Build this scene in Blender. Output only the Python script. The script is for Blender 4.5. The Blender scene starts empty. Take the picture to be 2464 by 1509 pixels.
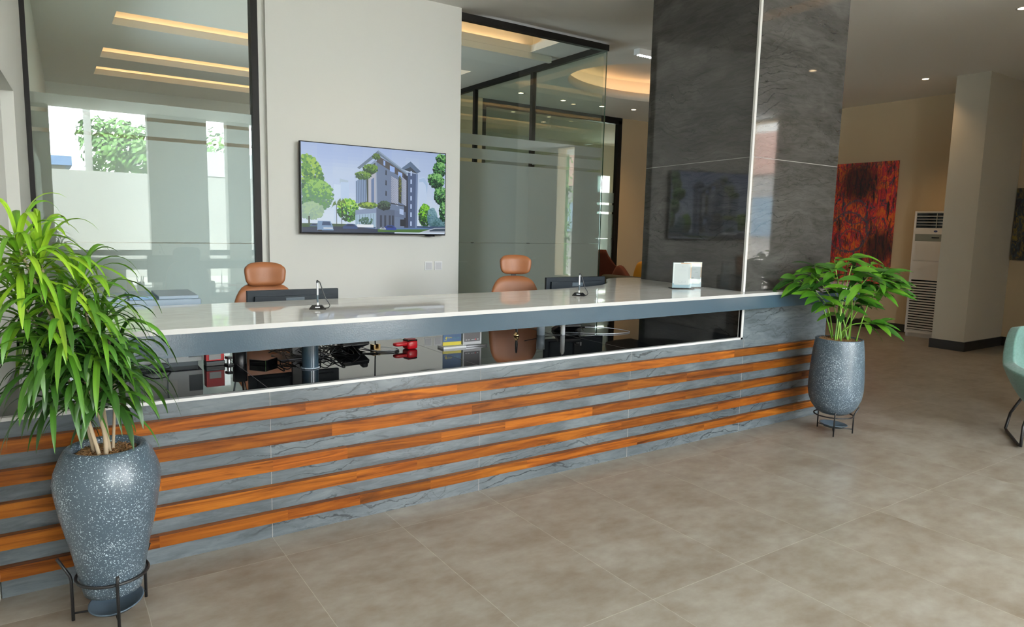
import bpy, bmesh, math, random
from mathutils import Vector, Matrix, noise
random.seed(7)
PI = math.pi
SC = bpy.context.scene
COL = SC.collection
CEIL = 3.76

# ------------------------------------------------------------------ camera, world, lights, exposure
cam_d = bpy.data.cameras.new('camera'); cam = bpy.data.objects.new('camera', cam_d); COL.objects.link(cam)
cam_d.sensor_width = 36.0; cam_d.lens = 1655.73 / 2464 * 36.0; cam_d.clip_start = 0.05; cam_d.clip_end = 200
def set_cam():
    yaw, pit, rol = 0.5983, -0.1232, 0.0227
    f = Vector((math.sin(yaw) * math.cos(pit), math.cos(yaw) * math.cos(pit), math.sin(pit)))
    r = Vector((math.cos(yaw), -math.sin(yaw), 0)); u = r.cross(f)
    r2 = r * math.cos(rol) + u * math.sin(rol); u2 = -r * math.sin(rol) + u * math.cos(rol)
    m = Matrix((r2, u2, -f)).transposed().to_4x4(); m.translation = Vector((-0.2735, -3.358, 1.5554))
    cam.matrix_world = m
set_cam(); SC.camera = cam
SC.view_settings.view_transform = 'Standard'; SC.view_settings.look = 'None'
SC.view_settings.exposure = 0.0; SC.view_settings.gamma = 1.0; SC.view_settings.use_curve_mapping = False
SC.cycles.max_bounces = 14; SC.cycles.diffuse_bounces = 6; SC.cycles.glossy_bounces = 6
SC.cycles.transparent_max_bounces = 24; SC.cycles.transmission_bounces = 10
SC.cycles.caustics_reflective = False; SC.cycles.caustics_refractive = False
SC.cycles.sample_clamp_indirect = 6.0
W = bpy.data.worlds.new('daylight'); SC.world = W; W.use_nodes = True
wn = W.node_tree.nodes; wn.clear()
wo = wn.new('ShaderNodeOutputWorld'); wb = wn.new('ShaderNodeBackground')
wt = wn.new('ShaderNodeTexCoord'); wz = wn.new('ShaderNodeTexNoise'); wr = wn.new('ShaderNodeValToRGB')
wz.inputs['Scale'].default_value = 2.2; wz.inputs['Detail'].default_value = 4
wr.color_ramp.elements[0].position = .38; wr.color_ramp.elements[0].color = (.72, .86, 1, 1)
wr.color_ramp.elements[1].position = .62; wr.color_ramp.elements[1].color = (1, 1, 1, 1)
WL = W.node_tree.links
WL.new(wt.outputs['Generated'], wz.inputs['Vector']); WL.new(wz.outputs['Fac'], wr.inputs['Fac'])
WL.new(wr.outputs['Color'], wb.inputs['Color']); WL.new(wb.outputs['Background'], wo.inputs['Surface'])
wb.inputs['Strength'].default_value = 33.5

def area_portal(name, loc, rot, sx, sy):
    l = bpy.data.lights.new(name, 'AREA'); l.shape = 'RECTANGLE'; l.size = sx; l.size_y = sy
    l.cycles.is_portal = True
    o = bpy.data.objects.new(name, l); COL.objects.link(o); o.location = loc; o.rotation_euler = rot
    return o
FACADE_OPEN = [(-.06, 1.65), (2.8, 3.22), (3.7, 6.3)]
for i, (a, b) in enumerate(FACADE_OPEN):
    area_portal('window_daylight', ((a + b) / 2, -7.05, 2.3), (PI / 2, 0, 0), b - a, 2.9)
area_portal('window_daylight', (11.5, -5.3, 2.0), (PI / 2, 0, PI / 2), .7, 3.4)
area_portal('window_daylight', (-.88, 5.0, 1.5), (PI / 2, 0, -PI / 2), 1.6, 1.3)
area_portal('window_daylight', (11.9, 10.85, 1.98), (-PI / 2, 0, 0), .6, 2.0)

sun_d = bpy.data.lights.new('sun', 'SUN'); sun_d.energy = 135; sun_d.angle = .02; sun_d.color = (1, .96, .88)
sun = bpy.data.objects.new('sun', sun_d); COL.objects.link(sun); sun.rotation_euler = (math.radians(-28), math.radians(-6), 0)   # stands behind the building, lights the yard

def spot(name, loc, power, col=(1, .64, .32), size=1.9, blend=.8, rad=.04):
    l = bpy.data.lights.new(name, 'SPOT'); l.energy = power; l.color = col; l.spot_size = size; l.spot_blend = blend
    l.shadow_soft_size = rad
    o = bpy.data.objects.new(name, l); COL.objects.link(o); o.location = loc
    return o

# ------------------------------------------------------------------ materials
def lin(c):
    return tuple(((x / 255) / 12.92 if x / 255 <= .04045 else (((x / 255) + .055) / 1.055) ** 2.4) for x in c)
class NT:
    def __init__(s, name):
        s.m = bpy.data.materials.new(name); s.m.use_nodes = True; s.t = s.m.node_tree; s.n = s.t.nodes; s.l = s.t.links
        s.n.clear(); s.out = s.n.new('ShaderNodeOutputMaterial')
    def add(s, typ, ins=None, **kw):
        nd = s.n.new(typ)
        for k, v in kw.items(): setattr(nd, k, v)
        for k, v in (ins or {}).items():
            if isinstance(v, bpy.types.NodeSocket): s.l.new(v, nd.inputs[k])
            else: nd.inputs[k].default_value = v
        return nd
    def surf(s, sock): s.l.new(sock, s.out.inputs['Surface']); return s.m
    def coord(s, which='Object', scale=(1, 1, 1), rot=(0, 0, 0), loc=(0, 0, 0)):
        c = s.add('ShaderNodeTexCoord')
        return s.add('ShaderNodeMapping', {'Vector': c.outputs[which], 'Scale': scale, 'Rotation': rot, 'Location': loc}).outputs[0]
    def ramp(s, fac, stops, interp='LINEAR'):
        r = s.add('ShaderNodeValToRGB', {'Fac': fac}); cr = r.color_ramp; cr.interpolation = interp
        while len(cr.elements) < len(stops): cr.elements.new(.5)
        for e, (p, c) in zip(cr.elements, stops): e.position = p; e.color = tuple(c) + (1,) if len(c) == 3 else c
        return r.outputs['Color']
    def mix(s, fac, a, b, mode='MIX'):
        n = s.add('ShaderNodeMix', data_type='RGBA', blend_type=mode)
        for k, v in ((0, fac), (6, a), (7, b)):
            if isinstance(v, bpy.types.NodeSocket): s.l.new(v, n.inputs[k])
            elif k == 0: n.inputs[0].default_value = v
            else: n.inputs[k].default_value = tuple(v) + (1,) if len(v) == 3 else v
        return n.outputs[2]
    def math(s, op, a, b=0.0, c=0.0):
        n = s.add('ShaderNodeMath', operation=op)
        for k, v in ((0, a), (1, b), (2, c)):
            if isinstance(v, bpy.types.NodeSocket): s.l.new(v, n.inputs[k])
            else: n.inputs[k].default_value = v
        return n.outputs[0]
    def noise(s, vec, scale=5, detail=4, rough=.5, dist=0.0):
        return s.add('ShaderNodeTexNoise', {'Vector': vec, 'Scale': scale, 'Detail': detail, 'Roughness': rough, 'Distortion': dist}).outputs['Fac']
    def bump(s, h, strength=.2, dist=.01):
        return s.add('ShaderNodeBump', {'Height': h, 'Strength': strength, 'Distance': dist}).outputs[0]
    def pbr(s, **k):
        ins = {}
        for a, b in k.items():
            key = {'base': 'Base Color', 'rough': 'Roughness', 'metal': 'Metallic', 'spec': 'Specular IOR Level', 'normal': 'Normal', 'coat': 'Coat Weight', 'coatr': 'Coat Roughness', 'em': 'Emission Color', 'ems': 'Emission Strength', 'sheen': 'Sheen Weight', 'ior': 'IOR'}[a]
            if isinstance(b, tuple) and len(b) == 3 and key != 'Normal': b = b + (1,)
            ins[key] = b
        return s.add('ShaderNodeBsdfPrincipled', ins).outputs[0]
M = {}
def simple(name, col, rough=.5, metal=0.0, spec=.5, nscale=0, nstr=.05, var=0.0, coat=0.0):
    t = NT(name); k = dict(rough=rough, metal=metal, spec=spec, coat=coat)
    v = t.coord()
    if var:
        f = t.noise(v, 3.0, 3)
        k['base'] = t.mix(f, tuple(c * (1 - var) for c in col), tuple(min(1, c * (1 + var)) for c in col))
    else: k['base'] = col
    if nscale: k['normal'] = t.bump(t.noise(v, nscale, 3), nstr, .005)
    M[name] = t.surf(t.pbr(**k)); return M[name]
simple('wall_paint', (.71, .705, .655), .75, nscale=60, nstr=.03, spec=.25)
simple('wall_beige', (.52, .41, .27), .8, nscale=60, nstr=.03, spec=.2)
simple('ceiling_paint', (.84, .83, .79), .85, spec=.15, nscale=50, nstr=.02)
simple('cove_paint', (.80, .78, .72), .85, spec=.1)
simple('black_frame', (.012, .011, .010), .45, spec=.15)
simple('dark_base', (.018, .016, .015), .35)
simple('white_trim', (.56, .55, .53), .4)
simple('concrete', (.30, .30, .29), .9, nscale=8, nstr=.3, var=.12)
simple('paving', (.62, .60, .56), .9, var=.1)
simple('white_plastic', (.80, .80, .80), .35)
simple('ac_white', (.62, .60, .58), .4)
simple('ac_grey', (.20, .21, .18), .35)
simple('grey_plastic', (.30, .36, .41), .4)
simple('printer_top', (.26, .33, .40), .4)
simple('printer_tray', (.14, .26, .42), .4)
simple('light_grey_plastic', (.72, .76, .78), .4)
simple('dark_grey_plastic', (.06, .085, .105), .4)
simple('black_plastic', (.012, .013, .015), .35)
simple('monitor_black', (.008, .014, .020), .5, spec=.25)
simple('gloss_black', (.004, .004, .005), .06)
simple('bezel_black', (.006, .006, .007), .5, spec=.12)
simple('wall_beige_shaded', (.47, .43, .35), .8, nscale=60, nstr=.03, spec=.2)  # same beige wall paint, greyed to carry the shade on the pillar
simple('red_plastic', (.62, .008, .018), .3)
simple('red_dark', (.42, .006, .012), .35)
simple('brass', (.75, .52, .25), .25, metal=1.0)
simple('chrome', (.75, .76, .8), .18, metal=1.0)
simple('silver_plastic', (.62, .64, .68), .3, metal=.6)
simple('black_metal', (.010, .010, .011), .38, nscale=150, nstr=.25)
simple('saucer_paint', (.07, .10, .13), .4)
simple('paper', (.60, .60, .61), .6)
simple('label_paper', (.86, .87, .87), .6)
simple('ink', (.05, .05, .06), .6)
simple('ink_grey', (.45, .45, .47), .6)
simple('card_blue', (.012, .085, .23), .4)
simple('card_yellow', (.72, .60, .04), .4)
simple('card_black', (.022, .018, .024), .4)
simple('card_green', (.02, .28, .27), .4)
simple('peach', (.62, .40, .28), .5)
simple('card_blue_grey', (.30, .42, .50), .5)
simple('blue_logo', (.01, .03, .16), .4)
simple('leather_tan', (.29, .105, .038), .45, nscale=260, nstr=.15)
simple('rubber_black', (.01, .01, .01), .6)
simple('olive_fabric', (.032, .032, .018), .9, nscale=200, nstr=.3)
simple('rust_fabric', (.11, .026, .012), .9, nscale=200, nstr=.3)
simple('mustard_fabric', (.50, .22, .012), .9, nscale=200, nstr=.3)
simple('blue_roof', (.10, .17, .32), .6)
simple('dull_window', (.10, .16, .22), .5)
simple('metal_sheet', (.55, .57, .55), .5)
simple('facade_pink', (.30, .19, .16), .8)
simple('facade_grey', (.26, .25, .24), .8)
simple('facade_cream', (.62, .58, .52), .8)
simple('bark', (.18, .13, .09), .9, nscale=30, nstr=.5)
simple('cane', (.42, .33, .22), .75, nscale=60, nstr=.4, var=.25)
simple('glass_edge', (.01, .07, .045), .1)
simple('acrylic_edge', (.70, .78, .74), .1)
simple('blind_grey', (.35, .36, .36), .8)

def emit(name, col, s):
    t = NT(name); M[name] = t.surf(t.add('ShaderNodeEmission', {'Color': col + (1,), 'Strength': s}).outputs[0])
emit('led_warm', (1.0, .56, .27), 9)
emit('lamp_warm', (1.0, .74, .42), 14.0)
emit('led_white', (.9, .95, 1.0), 6.0)

def glass(name, tint, refl=.045):
    t = NT(name)
    tr = t.add('ShaderNodeBsdfTransparent', {'Color': tint + (1,)}).outputs[0]
    gl = t.add('ShaderNodeBsdfGlossy', {'Color': (.97, 1, .98, 1), 'Roughness': 0.0}).outputs[0]
    g = t.add('ShaderNodeNewGeometry')
    d = t.add('ShaderNodeVectorMath', {0: g.outputs['Normal'], 1: g.outputs['Incoming']}, operation='DOT_PRODUCT').outputs['Value']
    f = t.math('POWER', t.math('SUBTRACT', 1.0, t.math('ABSOLUTE', d)), 5.0)
    fac = t.math('MULTIPLY_ADD', f, 1 - refl, refl)
    M[name] = t.surf(t.add('ShaderNodeMixShader', {0: fac, 1: tr, 2: gl}).outputs[0])
glass('glass_green', (.89, .94, .915))
glass('glass_clear', (.96, .98, .97))
def film():
    t = NT('frosted_film')
    d = t.add('ShaderNodeBsdfDiffuse', {'Color': (.25, .27, .26, 1)}).outputs[0]
    tl = t.add('ShaderNodeBsdfTranslucent', {'Color': (.66, .70, .69, 1)}).outputs[0]
    tr = t.add('ShaderNodeBsdfTransparent', {'Color': (.7, .76, .72, 1)}).outputs[0]
    a = t.add('ShaderNodeMixShader', {0: .62, 1: d, 2: tl}).outputs[0]
    M['frosted_film'] = t.surf(t.add('ShaderNodeMixShader', {0: .04, 1: a, 2: tr}).outputs[0])
film()

def slate(name, dark, mid, light, rough=.22, vein=1.0, spec=.5, rot=.35, bmp=.07):
    t = NT(name)
    v = t.coord('Object', (1, 1, 1), (0.12, rot, .1))
    vs = t.coord('Object', (.55, .55, 2.3), (0.12, rot, .1))
    w = t.add('ShaderNodeTexNoise', {'Vector': v, 'Scale': 1.15, 'Detail': 3}).outputs['Color']
    vv = t.add('ShaderNodeVectorMath', {0: vs, 1: w}, operation='ADD').outputs[0]
    n1 = t.noise(vv, 1.6, 7, .55, .8)
    base = t.ramp(n1, [(.34, dark), (.5, mid), (.63, light)])
    fine = t.noise(t.coord('Object', (1.2, 1.2, 7), (0.3, rot * 1.6, .2)), 3.2, 8, .7, 1.0)
    base = t.mix(.45, base, t.ramp(fine, [(.36, dark), (.64, light)]))
    # long thin layered cracks
    wv = t.add('ShaderNodeTexWave', {'Vector': t.add('ShaderNodeVectorMath', {0: t.coord('Object', (.5, .5, 1.7), (0, rot * .8, .3)), 1: w}, operation='ADD').outputs[0],
                'Scale': 3.4, 'Distortion': 9.0, 'Detail': 5.0, 'Detail Scale': 1.1, 'Detail Roughness': .62}, wave_type='BANDS', bands_direction='Z').outputs['Fac']
    line = t.ramp(wv, [(0.0, (1, 1, 1)), (.045, (.15, .15, .15)), (.11, (0, 0, 0))])
    mask = t.ramp(t.noise(v, 1.7, 3, .5, .3), [(.46, (0, 0, 0)), (.62, (1, 1, 1))])
    lm = t.math('MULTIPLY', t.math('MULTIPLY', line, mask), .8 * vein)
    ridge = t.math('ABSOLUTE', t.math('SUBTRACT', t.noise(vv, 2.2, 6, .6, 1.4), .5))
    crack = t.ramp(ridge, [(0, (1, 1, 1)), (.012, (0, 0, 0))])
    m2 = t.ramp(t.noise(v, 1.1, 2), [(.45, (0, 0, 0)), (.6, (1, 1, 1))])
    cm = t.math('MULTIPLY', t.math('MULTIPLY', crack, m2), .55 * vein)
    c = t.mix(lm, base, tuple(x * .45 for x in dark)); c = t.mix(cm, c, tuple(x * .5 for x in dark))
    h = t.math('SUBTRACT', n1, t.math('ADD', lm, cm))
    M[name] = t.surf(t.pbr(base=c, rough=rough, spec=spec, normal=t.bump(h, bmp, .003)))
slate('slate_front', (.048, .060, .067), (.086, .103, .113), (.132, .155, .167), .25, 1.1)
slate('slate_column', (.026, .025, .023), (.042, .040, .037), (.070, .068, .064), .035, .8, .5, .5, .006)
M['slate_joint'] = simple('slate_joint', (.26, .25, .24), .7)

def floor_mat():
    t = NT('floor_tile')
    c = t.add('ShaderNodeTexCoord').outputs['Object']
    s = t.add('ShaderNodeSeparateXYZ', {0: c})
    fx = t.math('ABSOLUTE', t.math('SUBTRACT', t.math('FRACT', t.math('ADD', t.math('DIVIDE', s.outputs[0], .6), 100.5)), .5))
    fy = t.math('ABSOLUTE', t.math('SUBTRACT', t.math('FRACT', t.math('ADD', t.math('DIVIDE', t.math('ADD', s.outputs[1], .23), 1.2), 100.5)), .5))
    jx = t.math('LESS_THAN', fx,   .0014 / .6); jy = t.math('LESS_THAN', fy, .0016 / 1.2)
    j = t.math('MAXIMUM', jx, jy)
    cell = t.add('ShaderNodeCombineXYZ', {0: t.math('FLOOR', t.math('ADD', t.math('DIVIDE', s.outputs[0], .6), 100.0)), 1: t.math('FLOOR', t.math('ADD', t.math('DIVIDE', t.math('ADD', s.outputs[1], .23), 1.2), 100.0))}).outputs[0]
    wn_ = t.add('ShaderNodeTexWhiteNoise', {'Vector': cell}, noise_dimensions='3D').outputs['Color']
    off = t.add('ShaderNodeVectorMath', {0: wn_, 'Scale': 7.0}, operation='SCALE').outputs[0]
    v = t.add('ShaderNodeVectorMath', {0: c, 1: off}, operation='ADD').outputs[0]
    mp = t.add('ShaderNodeMapping', {'Vector': v, 'Scale': (1, 1.5, 1)}).outputs[0]
    n1 = t.noise(mp, 2.6, 5, .55, .1); n2 = t.noise(mp, 9, 6, .6)
    base = t.ramp(n1, [(.34, (.175, .140, .104)), (.5, (.24, .207, .166)), (.64, (.30, .277, .234))])
    base = t.mix(.45, base, t.ramp(n2, [(.32, (.175, .138, .10)), (.68, (.325, .302, .26))]))
    base = t.mix(t.math('MULTIPLY', j, t.math('MULTIPLY_ADD', n2, 1.2, -.1)), base, (.50, .46, .40))
    r = .3
    M['floor_tile'] = t.surf(t.pbr(base=base, rough=r, spec=.5, normal=t.bump(t.math('SUBTRACT', t.math('MULTIPLY', n2, .3), j), .08, .003)))
floor_mat()

def wood_mat():
    t = NT('slat_wood')
    a = t.add('ShaderNodeVertexColor', layer_name='tone').outputs[0]
    v = t.add('ShaderNodeVectorMath', {0: t.coord('Object', (1.2, 18, 18)), 1: t.add('ShaderNodeVectorMath', {0: a, 'Scale': 30.0}, operation='SCALE').outputs[0]}, operation='ADD').outputs[0]
    n = t.noise(v, 1.6, 6, .6, 1.2)
    g = t.ramp(n, [(.28, (.07, .015, .001)), (.5, (.25, .068, .006)), (.72, (.40, .130, .012))])
    c = t.mix(1.0, g, a, 'MULTIPLY')
    M['slat_wood'] = t.surf(t.pbr(base=c, rough=.42, spec=.2, normal=t.bump(n, .1, .002)))
wood_mat()

def quartz():
    t = NT('quartz_top')
    v = t.coord('Object', (1, 3.5, 1))
    n = t.noise(v, 5, 6, .65, .5); n2 = t.noise(v, 30, 4)
    c = t.ramp(n, [(.35, (.70, .68, .64)), (.55, (.80, .785, .75)), (.7, (.86, .85, .82))])
    c = t.mix(.25, c, t.ramp(n2, [(.3, (.68, .66, .62)), (.7, (.86, .85, .82))]))
    M['quartz_top'] = t.surf(t.pbr(base=c, rough=.035, spec=.5))
    t = NT('quartz_edge'); M['quartz_edge'] = t.surf(t.pbr(base=(.44, .435, .42), rough=.3))
quartz()
def fascia():
    t = NT('fascia_paint'); n = t.noise(t.coord(), 160, 3)
    M['fascia_paint'] = t.surf(t.pbr(base=(.034, .062, .086), rough=.15, spec=.5, normal=t.bump(n, .14, .002)))
fascia()
def granite():
    t = NT('black_granite')
    M['black_granite'] = t.surf(t.pbr(base=(.008, .009, .010), rough=.025, spec=.75))
granite()
def pot_mat():
    t = NT('speckled_pot')
    v = t.coord('Object')
    vo = t.add('ShaderNodeTexVoronoi', {'Vector': t.add('ShaderNodeVectorMath', {0: v, 1: t.add('ShaderNodeVectorMath', {0: t.add('ShaderNodeTexNoise', {'Vector': v, 'Scale': 140.0}).outputs['Color'], 'Scale': .012}, operation='SCALE').outputs[0]}, operation='ADD').outputs[0], 'Scale': 150.0, 'Randomness': 1.0}).outputs['Distance']
    dens = t.noise(v, 9, 3)
    th = t.math('MULTIPLY_ADD', dens, .62, .03)
    sp = t.math('LESS_THAN', vo, th)
    sp = t.math('MULTIPLY', sp, t.math('GREATER_THAN', t.noise(v, 240, 2), .52))
    c = t.mix(sp, (.055, .082, .105), (.50, .58, .63))
    M['speckled_pot'] = t.surf(t.pbr(base=c, rough=.33, spec=.5, normal=t.bump(t.noise(v, 120, 2), .12, .002)))
pot_mat()
def leaf_mat(name, rough=.35):
    t = NT(name)
    a = t.add('ShaderNodeVertexColor', layer_name='tone').outputs[0]
    p = t.pbr(base=a, rough=rough, spec=.5)
    tl = t.add('ShaderNodeBsdfTranslucent', {'Color': a}).outputs[0]
    M[name] = t.surf(t.add('ShaderNodeMixShader', {0: .28, 1: p, 2: tl}).outputs[0])
leaf_mat('leaf_strap', .34); leaf_mat('leaf_glossy', .2)
def vcol_mat(name, rough=.8, em=0.0):
    t = NT(name); a = t.add('ShaderNodeVertexColor', layer_name='tone').outputs[0]
    if em: M[name] = t.surf(t.pbr(base=(.01, .01, .01), rough=.3, spec=.12, em=a, ems=em * .88))
    else: M[name] = t.surf(t.pbr(base=a, rough=rough))
vcol_mat('screen_picture', em=1.0); vcol_mat('coir', .95); vcol_mat('tree_leaf', .6)
def painting_mat(name, pal, seed, rings=()):
    t = NT(name)
    v = t.coord('Object', (1, 2.2, 1.0), (0, 0, 0), (seed, seed * 2, 0))
    w = t.add('ShaderNodeTexNoise', {'Vector': v, 'Scale': 3.0, 'Detail': 3}).outputs['Color']
    vv = t.add('ShaderNodeVectorMath', {0: v, 1: w}, operation='ADD').outputs[0]
    n = t.noise(vv, 3.6, 8, .68, 1.3)
    c = t.ramp(n, pal)
    n2 = t.noise(t.coord('Object', (1, 9, 1.6), loc=(seed, 0, 3)), 2.4, 6, .6, .6)
    c = t.mix(t.ramp(n2, [(.50, (0, 0, 0)), (.64, (1, 1, 1))]), c, (.02, .012, .02))
    z = t.add('ShaderNodeSeparateXYZ', {0: t.coord('Object')}).outputs[2]
    vo = t.add('ShaderNodeTexVoronoi', {'Vector': vv, 'Scale': 2.0}, feature='DISTANCE_TO_EDGE').outputs['Distance']
    c = t.mix(t.ramp(vo, [(0, (.8, .8, .8)), (.05, (0, 0, 0))]), c, (.03, .05, .07))
    if rings:
        sp = t.add('ShaderNodeSeparateXYZ', {0: t.coord('Object')})
        wob = t.math('MULTIPLY_ADD', n, .16, -.08)
        for cy, cz, rad, th in rings:
            dy = t.math('SUBTRACT', sp.outputs[1], cy); dz = t.math('SUBTRACT', sp.outputs[2], cz)
            d = t.math('ADD', t.math('SQRT', t.math('ADD', t.math('MULTIPLY', dy, dy), t.math('MULTIPLY', dz, dz))), wob)
            if th: k_ = t.math('LESS_THAN', t.math('ABSOLUTE', t.math('SUBTRACT', d, rad)), th); c = t.mix(t.math('MULTIPLY', k_, .8), c, (.05, .075, .11))
            else: k_ = t.ramp(d, [(rad * .6, (1, 1, 1)), (rad * 1.25, (0, 0, 0))]); c = t.mix(t.math('MULTIPLY', k_, .88), c, (.012, .014, .018))
    M[name] = t.surf(t.pbr(base=c, rough=.5))
painting_mat('red_painting', [(.30, (.010, .008, .014)), (.38, (.02, .10, .12)), (.43, (.50, .02, .05)), (.50, (.75, .05, .04)), (.56, (.80, .20, .02)), (.64, (.55, .02, .05)), (.74, (.10, .012, .03))], 2.3, [(.10, 1.72, .36, 0), (-.34, .62, .30, 0), (.12, 1.20, .20, .012), (.22, .86, .34, .014), (.16, .72, .20, .010)])
painting_mat('dark_painting', [(.3, (.01, .01, .012)), (.48, (.03, .035, .04)), (.58, (.22, .15, .02)), (.66, (.05, .06, .07)), (.74, (.02, .06, .3))], 6.1)
def teal_fabric():
    t = NT('teal_fabric'); v = t.coord()
    n = t.noise(v, 220, 3); n2 = t.noise(v, 60, 3)
    c = t.mix(n2, (.055, .135, .115), (.14, .26, .225))
    M['teal_fabric'] = t.surf(t.pbr(base=c, rough=.95, sheen=.3, normal=t.bump(n, .5, .003)))
teal_fabric()

# ------------------------------------------------------------------ mesh builder
class MB:
    def __init__(s): s.bm = bmesh.new(); s.mats = []; s.tone = s.bm.loops.layers.float_color.new('tone'); s.cur = (1, 1, 1, 1)
    def mi(s, m):
        if m not in s.mats: s.mats.append(m)
        return s.mats.index(m)
    def face(s, vs, mat, smooth=False, tone=None):
        try: f = s.bm.faces.new(vs)
        except ValueError: return None
        f.material_index = s.mi(mat); f.smooth = smooth
        c = tone or s.cur
        for l in f.loops: l[s.tone] = tuple(c) + (1,) if len(c) == 3 else c
        return f
    def poly(s, pts, mat, tone=None, smooth=False):
        return s.face([s.bm.verts.new(p) for p in pts], mat, smooth, tone)
    def box(s, a, b, mat, xf=None, tone=None, bev=0.0):
        x0, y0, z0 = [min(i, j) for i, j in zip(a, b)]; x1, y1, z1 = [max(i, j) for i, j in zip(a, b)]
        c = [(x0, y0, z0), (x1, y0, z0), (x1, y1, z0), (x0, y1, z0), (x0, y0, z1), (x1, y0, z1), (x1, y1, z1), (x0, y1, z1)]
        if xf: c = [xf @ Vector(p) for p in c]
        v = [s.bm.verts.new(p) for p in c]; fs = []
        for q in ((0, 3, 2, 1), (4, 5, 6, 7), (0, 1, 5, 4), (1, 2, 6, 5), (2, 3, 7, 6), (3, 0, 4, 7)):
            fs.append(s.face([v[i] for i in q], mat, False, tone))
        if bev:
            es = list({e for f in fs for e in f.edges})
            r = bmesh.ops.bevel(s.bm, geom=es, offset=bev, segments=3, profile=.5, affect='EDGES', clamp_overlap=True)
        return v
    def prism(s, pts, z0, z1, mat, side=None, xf=None, tone=None):
        T = (lambda p: xf @ Vector(p)) if xf else (lambda p: p)
        lo = [s.bm.verts.new(T((x, y, z0))) for x, y in pts]; hi = [s.bm.verts.new(T((x, y, z1))) for x, y in pts]
        s.face(hi, mat, False, tone); s.face(lo[::-1], mat, False, tone)
        n = len(pts)
        for i in range(n): s.face([lo[i], lo[(i + 1) % n], hi[(i + 1) % n], hi[i]], side or mat, False, tone)
    def lathe(s, prof, mat, n=32, c=(0, 0, 0), xf=None, tone=None, cap0=False, cap1=False, sx=1, sy=1):
        rings = []
        for r, z in prof:
            ring = []
            for i in range(n):
                p = Vector((c[0] + r * sx * math.cos(2 * PI * i / n), c[1] + r * sy * math.sin(2 * PI * i / n), c[2] + z))
                ring.append(s.bm.verts.new(xf @ p if xf else p))
            rings.append(ring)
        for a, b in zip(rings, rings[1:]):
            for i in range(n): s.face([a[i], a[(i + 1) % n], b[(i + 1) % n], b[i]], mat, True, tone)
        if cap0: s.face(rings[0][::-1], mat, False, tone)
        if cap1: s.face(rings[-1], mat, False, tone)
    def tube(s, pts, r, mat, n=8, tone=None, closed=False, rs=None):
        pts = [Vector(p) for p in pts]; m = len(pts); rings = []
        up = Vector((0, 0, 1)); prev = None
        for i, p in enumerate(pts):
            if closed: d = pts[(i + 1) % m] - pts[i - 1]
            else: d = pts[min(i + 1, m - 1)] - pts[max(i - 1, 0)]
            if d.length < 1e-9: d = Vector((0, 0, 1))
            d.normalize()
            if prev is None:
                a = d.cross(up)
                if a.length < .05: a = d.cross(Vector((1, 0, 0)))
            else: a = prev - d * prev.dot(d)
            a.normalize(); b = d.cross(a); prev = a
            rr = rs[i] if rs else r
            rings.append([s.bm.verts.new(p + (a * math.cos(2 * PI * k / n) + b * math.sin(2 * PI * k / n)) * rr) for k in range(n)])
        pr = list(zip(rings, rings[1:])) + ([(rings[-1], rings[0])] if closed else [])
        for a, b in pr:
            for k in range(n): s.face([a[k], a[(k + 1) % n], b[(k + 1) % n], b[k]], mat, True, tone)
        if not closed: s.face(rings[0][::-1], mat, False, tone); s.face(rings[-1], mat, False, tone)
    def grid(s, fn, nu, nv, mat, smooth=True, tone=None, cu=False):
        g = [[s.bm.verts.new(fn(i / nu, j / nv)) for j in range(nv + 1)] for i in range(nu + (0 if cu else 1))]
        L = len(g)
        for i in range(nu):
            a = g[i]; b = g[(i + 1) % L]
            for j in range(nv): s.face([a[j], b[j], b[j + 1], a[j + 1]], mat, smooth, tone)
        return g
    def blob(s, c, rx, ry, rz, mat, xf=None, nu=20, nv=12, e=.5, tone=None):
        # rounded (superellipsoid) cushion
        sg = lambda w, p: math.copysign(abs(w) ** p, w)
        def fn(u, v):
            a = u * 2 * PI; b = -PI / 2 + v * PI
            p = Vector((c[0] + rx * sg(math.cos(b), e) * sg(math.cos(a), e), c[1] + ry * sg(math.cos(b), e) * sg(math.sin(a), e), c[2] + rz * sg(math.sin(b), e)))
            return xf @ p if xf else p
        s.grid(fn, nu, nv, mat, True, tone, cu=True)
    def build(s, name, parent=None, clean=False):
        if clean: bmesh.ops.remove_doubles(s.bm, verts=s.bm.verts, dist=1e-5)
        bmesh.ops.recalc_face_normals(s.bm, faces=s.bm.faces)
        me = bpy.data.meshes.new(name); s.bm.to_mesh(me); s.bm.free()
        for m in s.mats: me.materials.append(M[m])
        o = bpy.data.objects.new(name, me); COL.objects.link(o)
        if parent: o.parent = parent
        return o
def tag(o, label=None, cat=None, group=None, kind=None):
    if label: o['label'] = label
    if cat: o['category'] = cat
    if group: o['group'] = group
    if kind: o['kind'] = kind
    return o
def empty(name, loc=(0, 0, 0), rz=0.0, label=None, cat=None, group=None, kind=None):
    o = bpy.data.objects.new(name, None); COL.objects.link(o); o.location = loc; o.rotation_euler = (0, 0, rz)
    o.empty_display_size = .05
    return tag(o, label, cat, group, kind)
def copy_tree(o, parent=None):
    c = o.copy(); COL.objects.link(c)
    if parent: c.parent = parent
    for ch in [x for x in COL.objects if x.parent == o]: copy_tree(ch, c)
    return c
def bx(name, a, b, mat, parent=None, bev=0.0, **k):
    m = MB(); m.box(a, b, mat, bev=bev); return m.build(name, parent)
def struct(o): o['kind'] = 'structure'; return o
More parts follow.
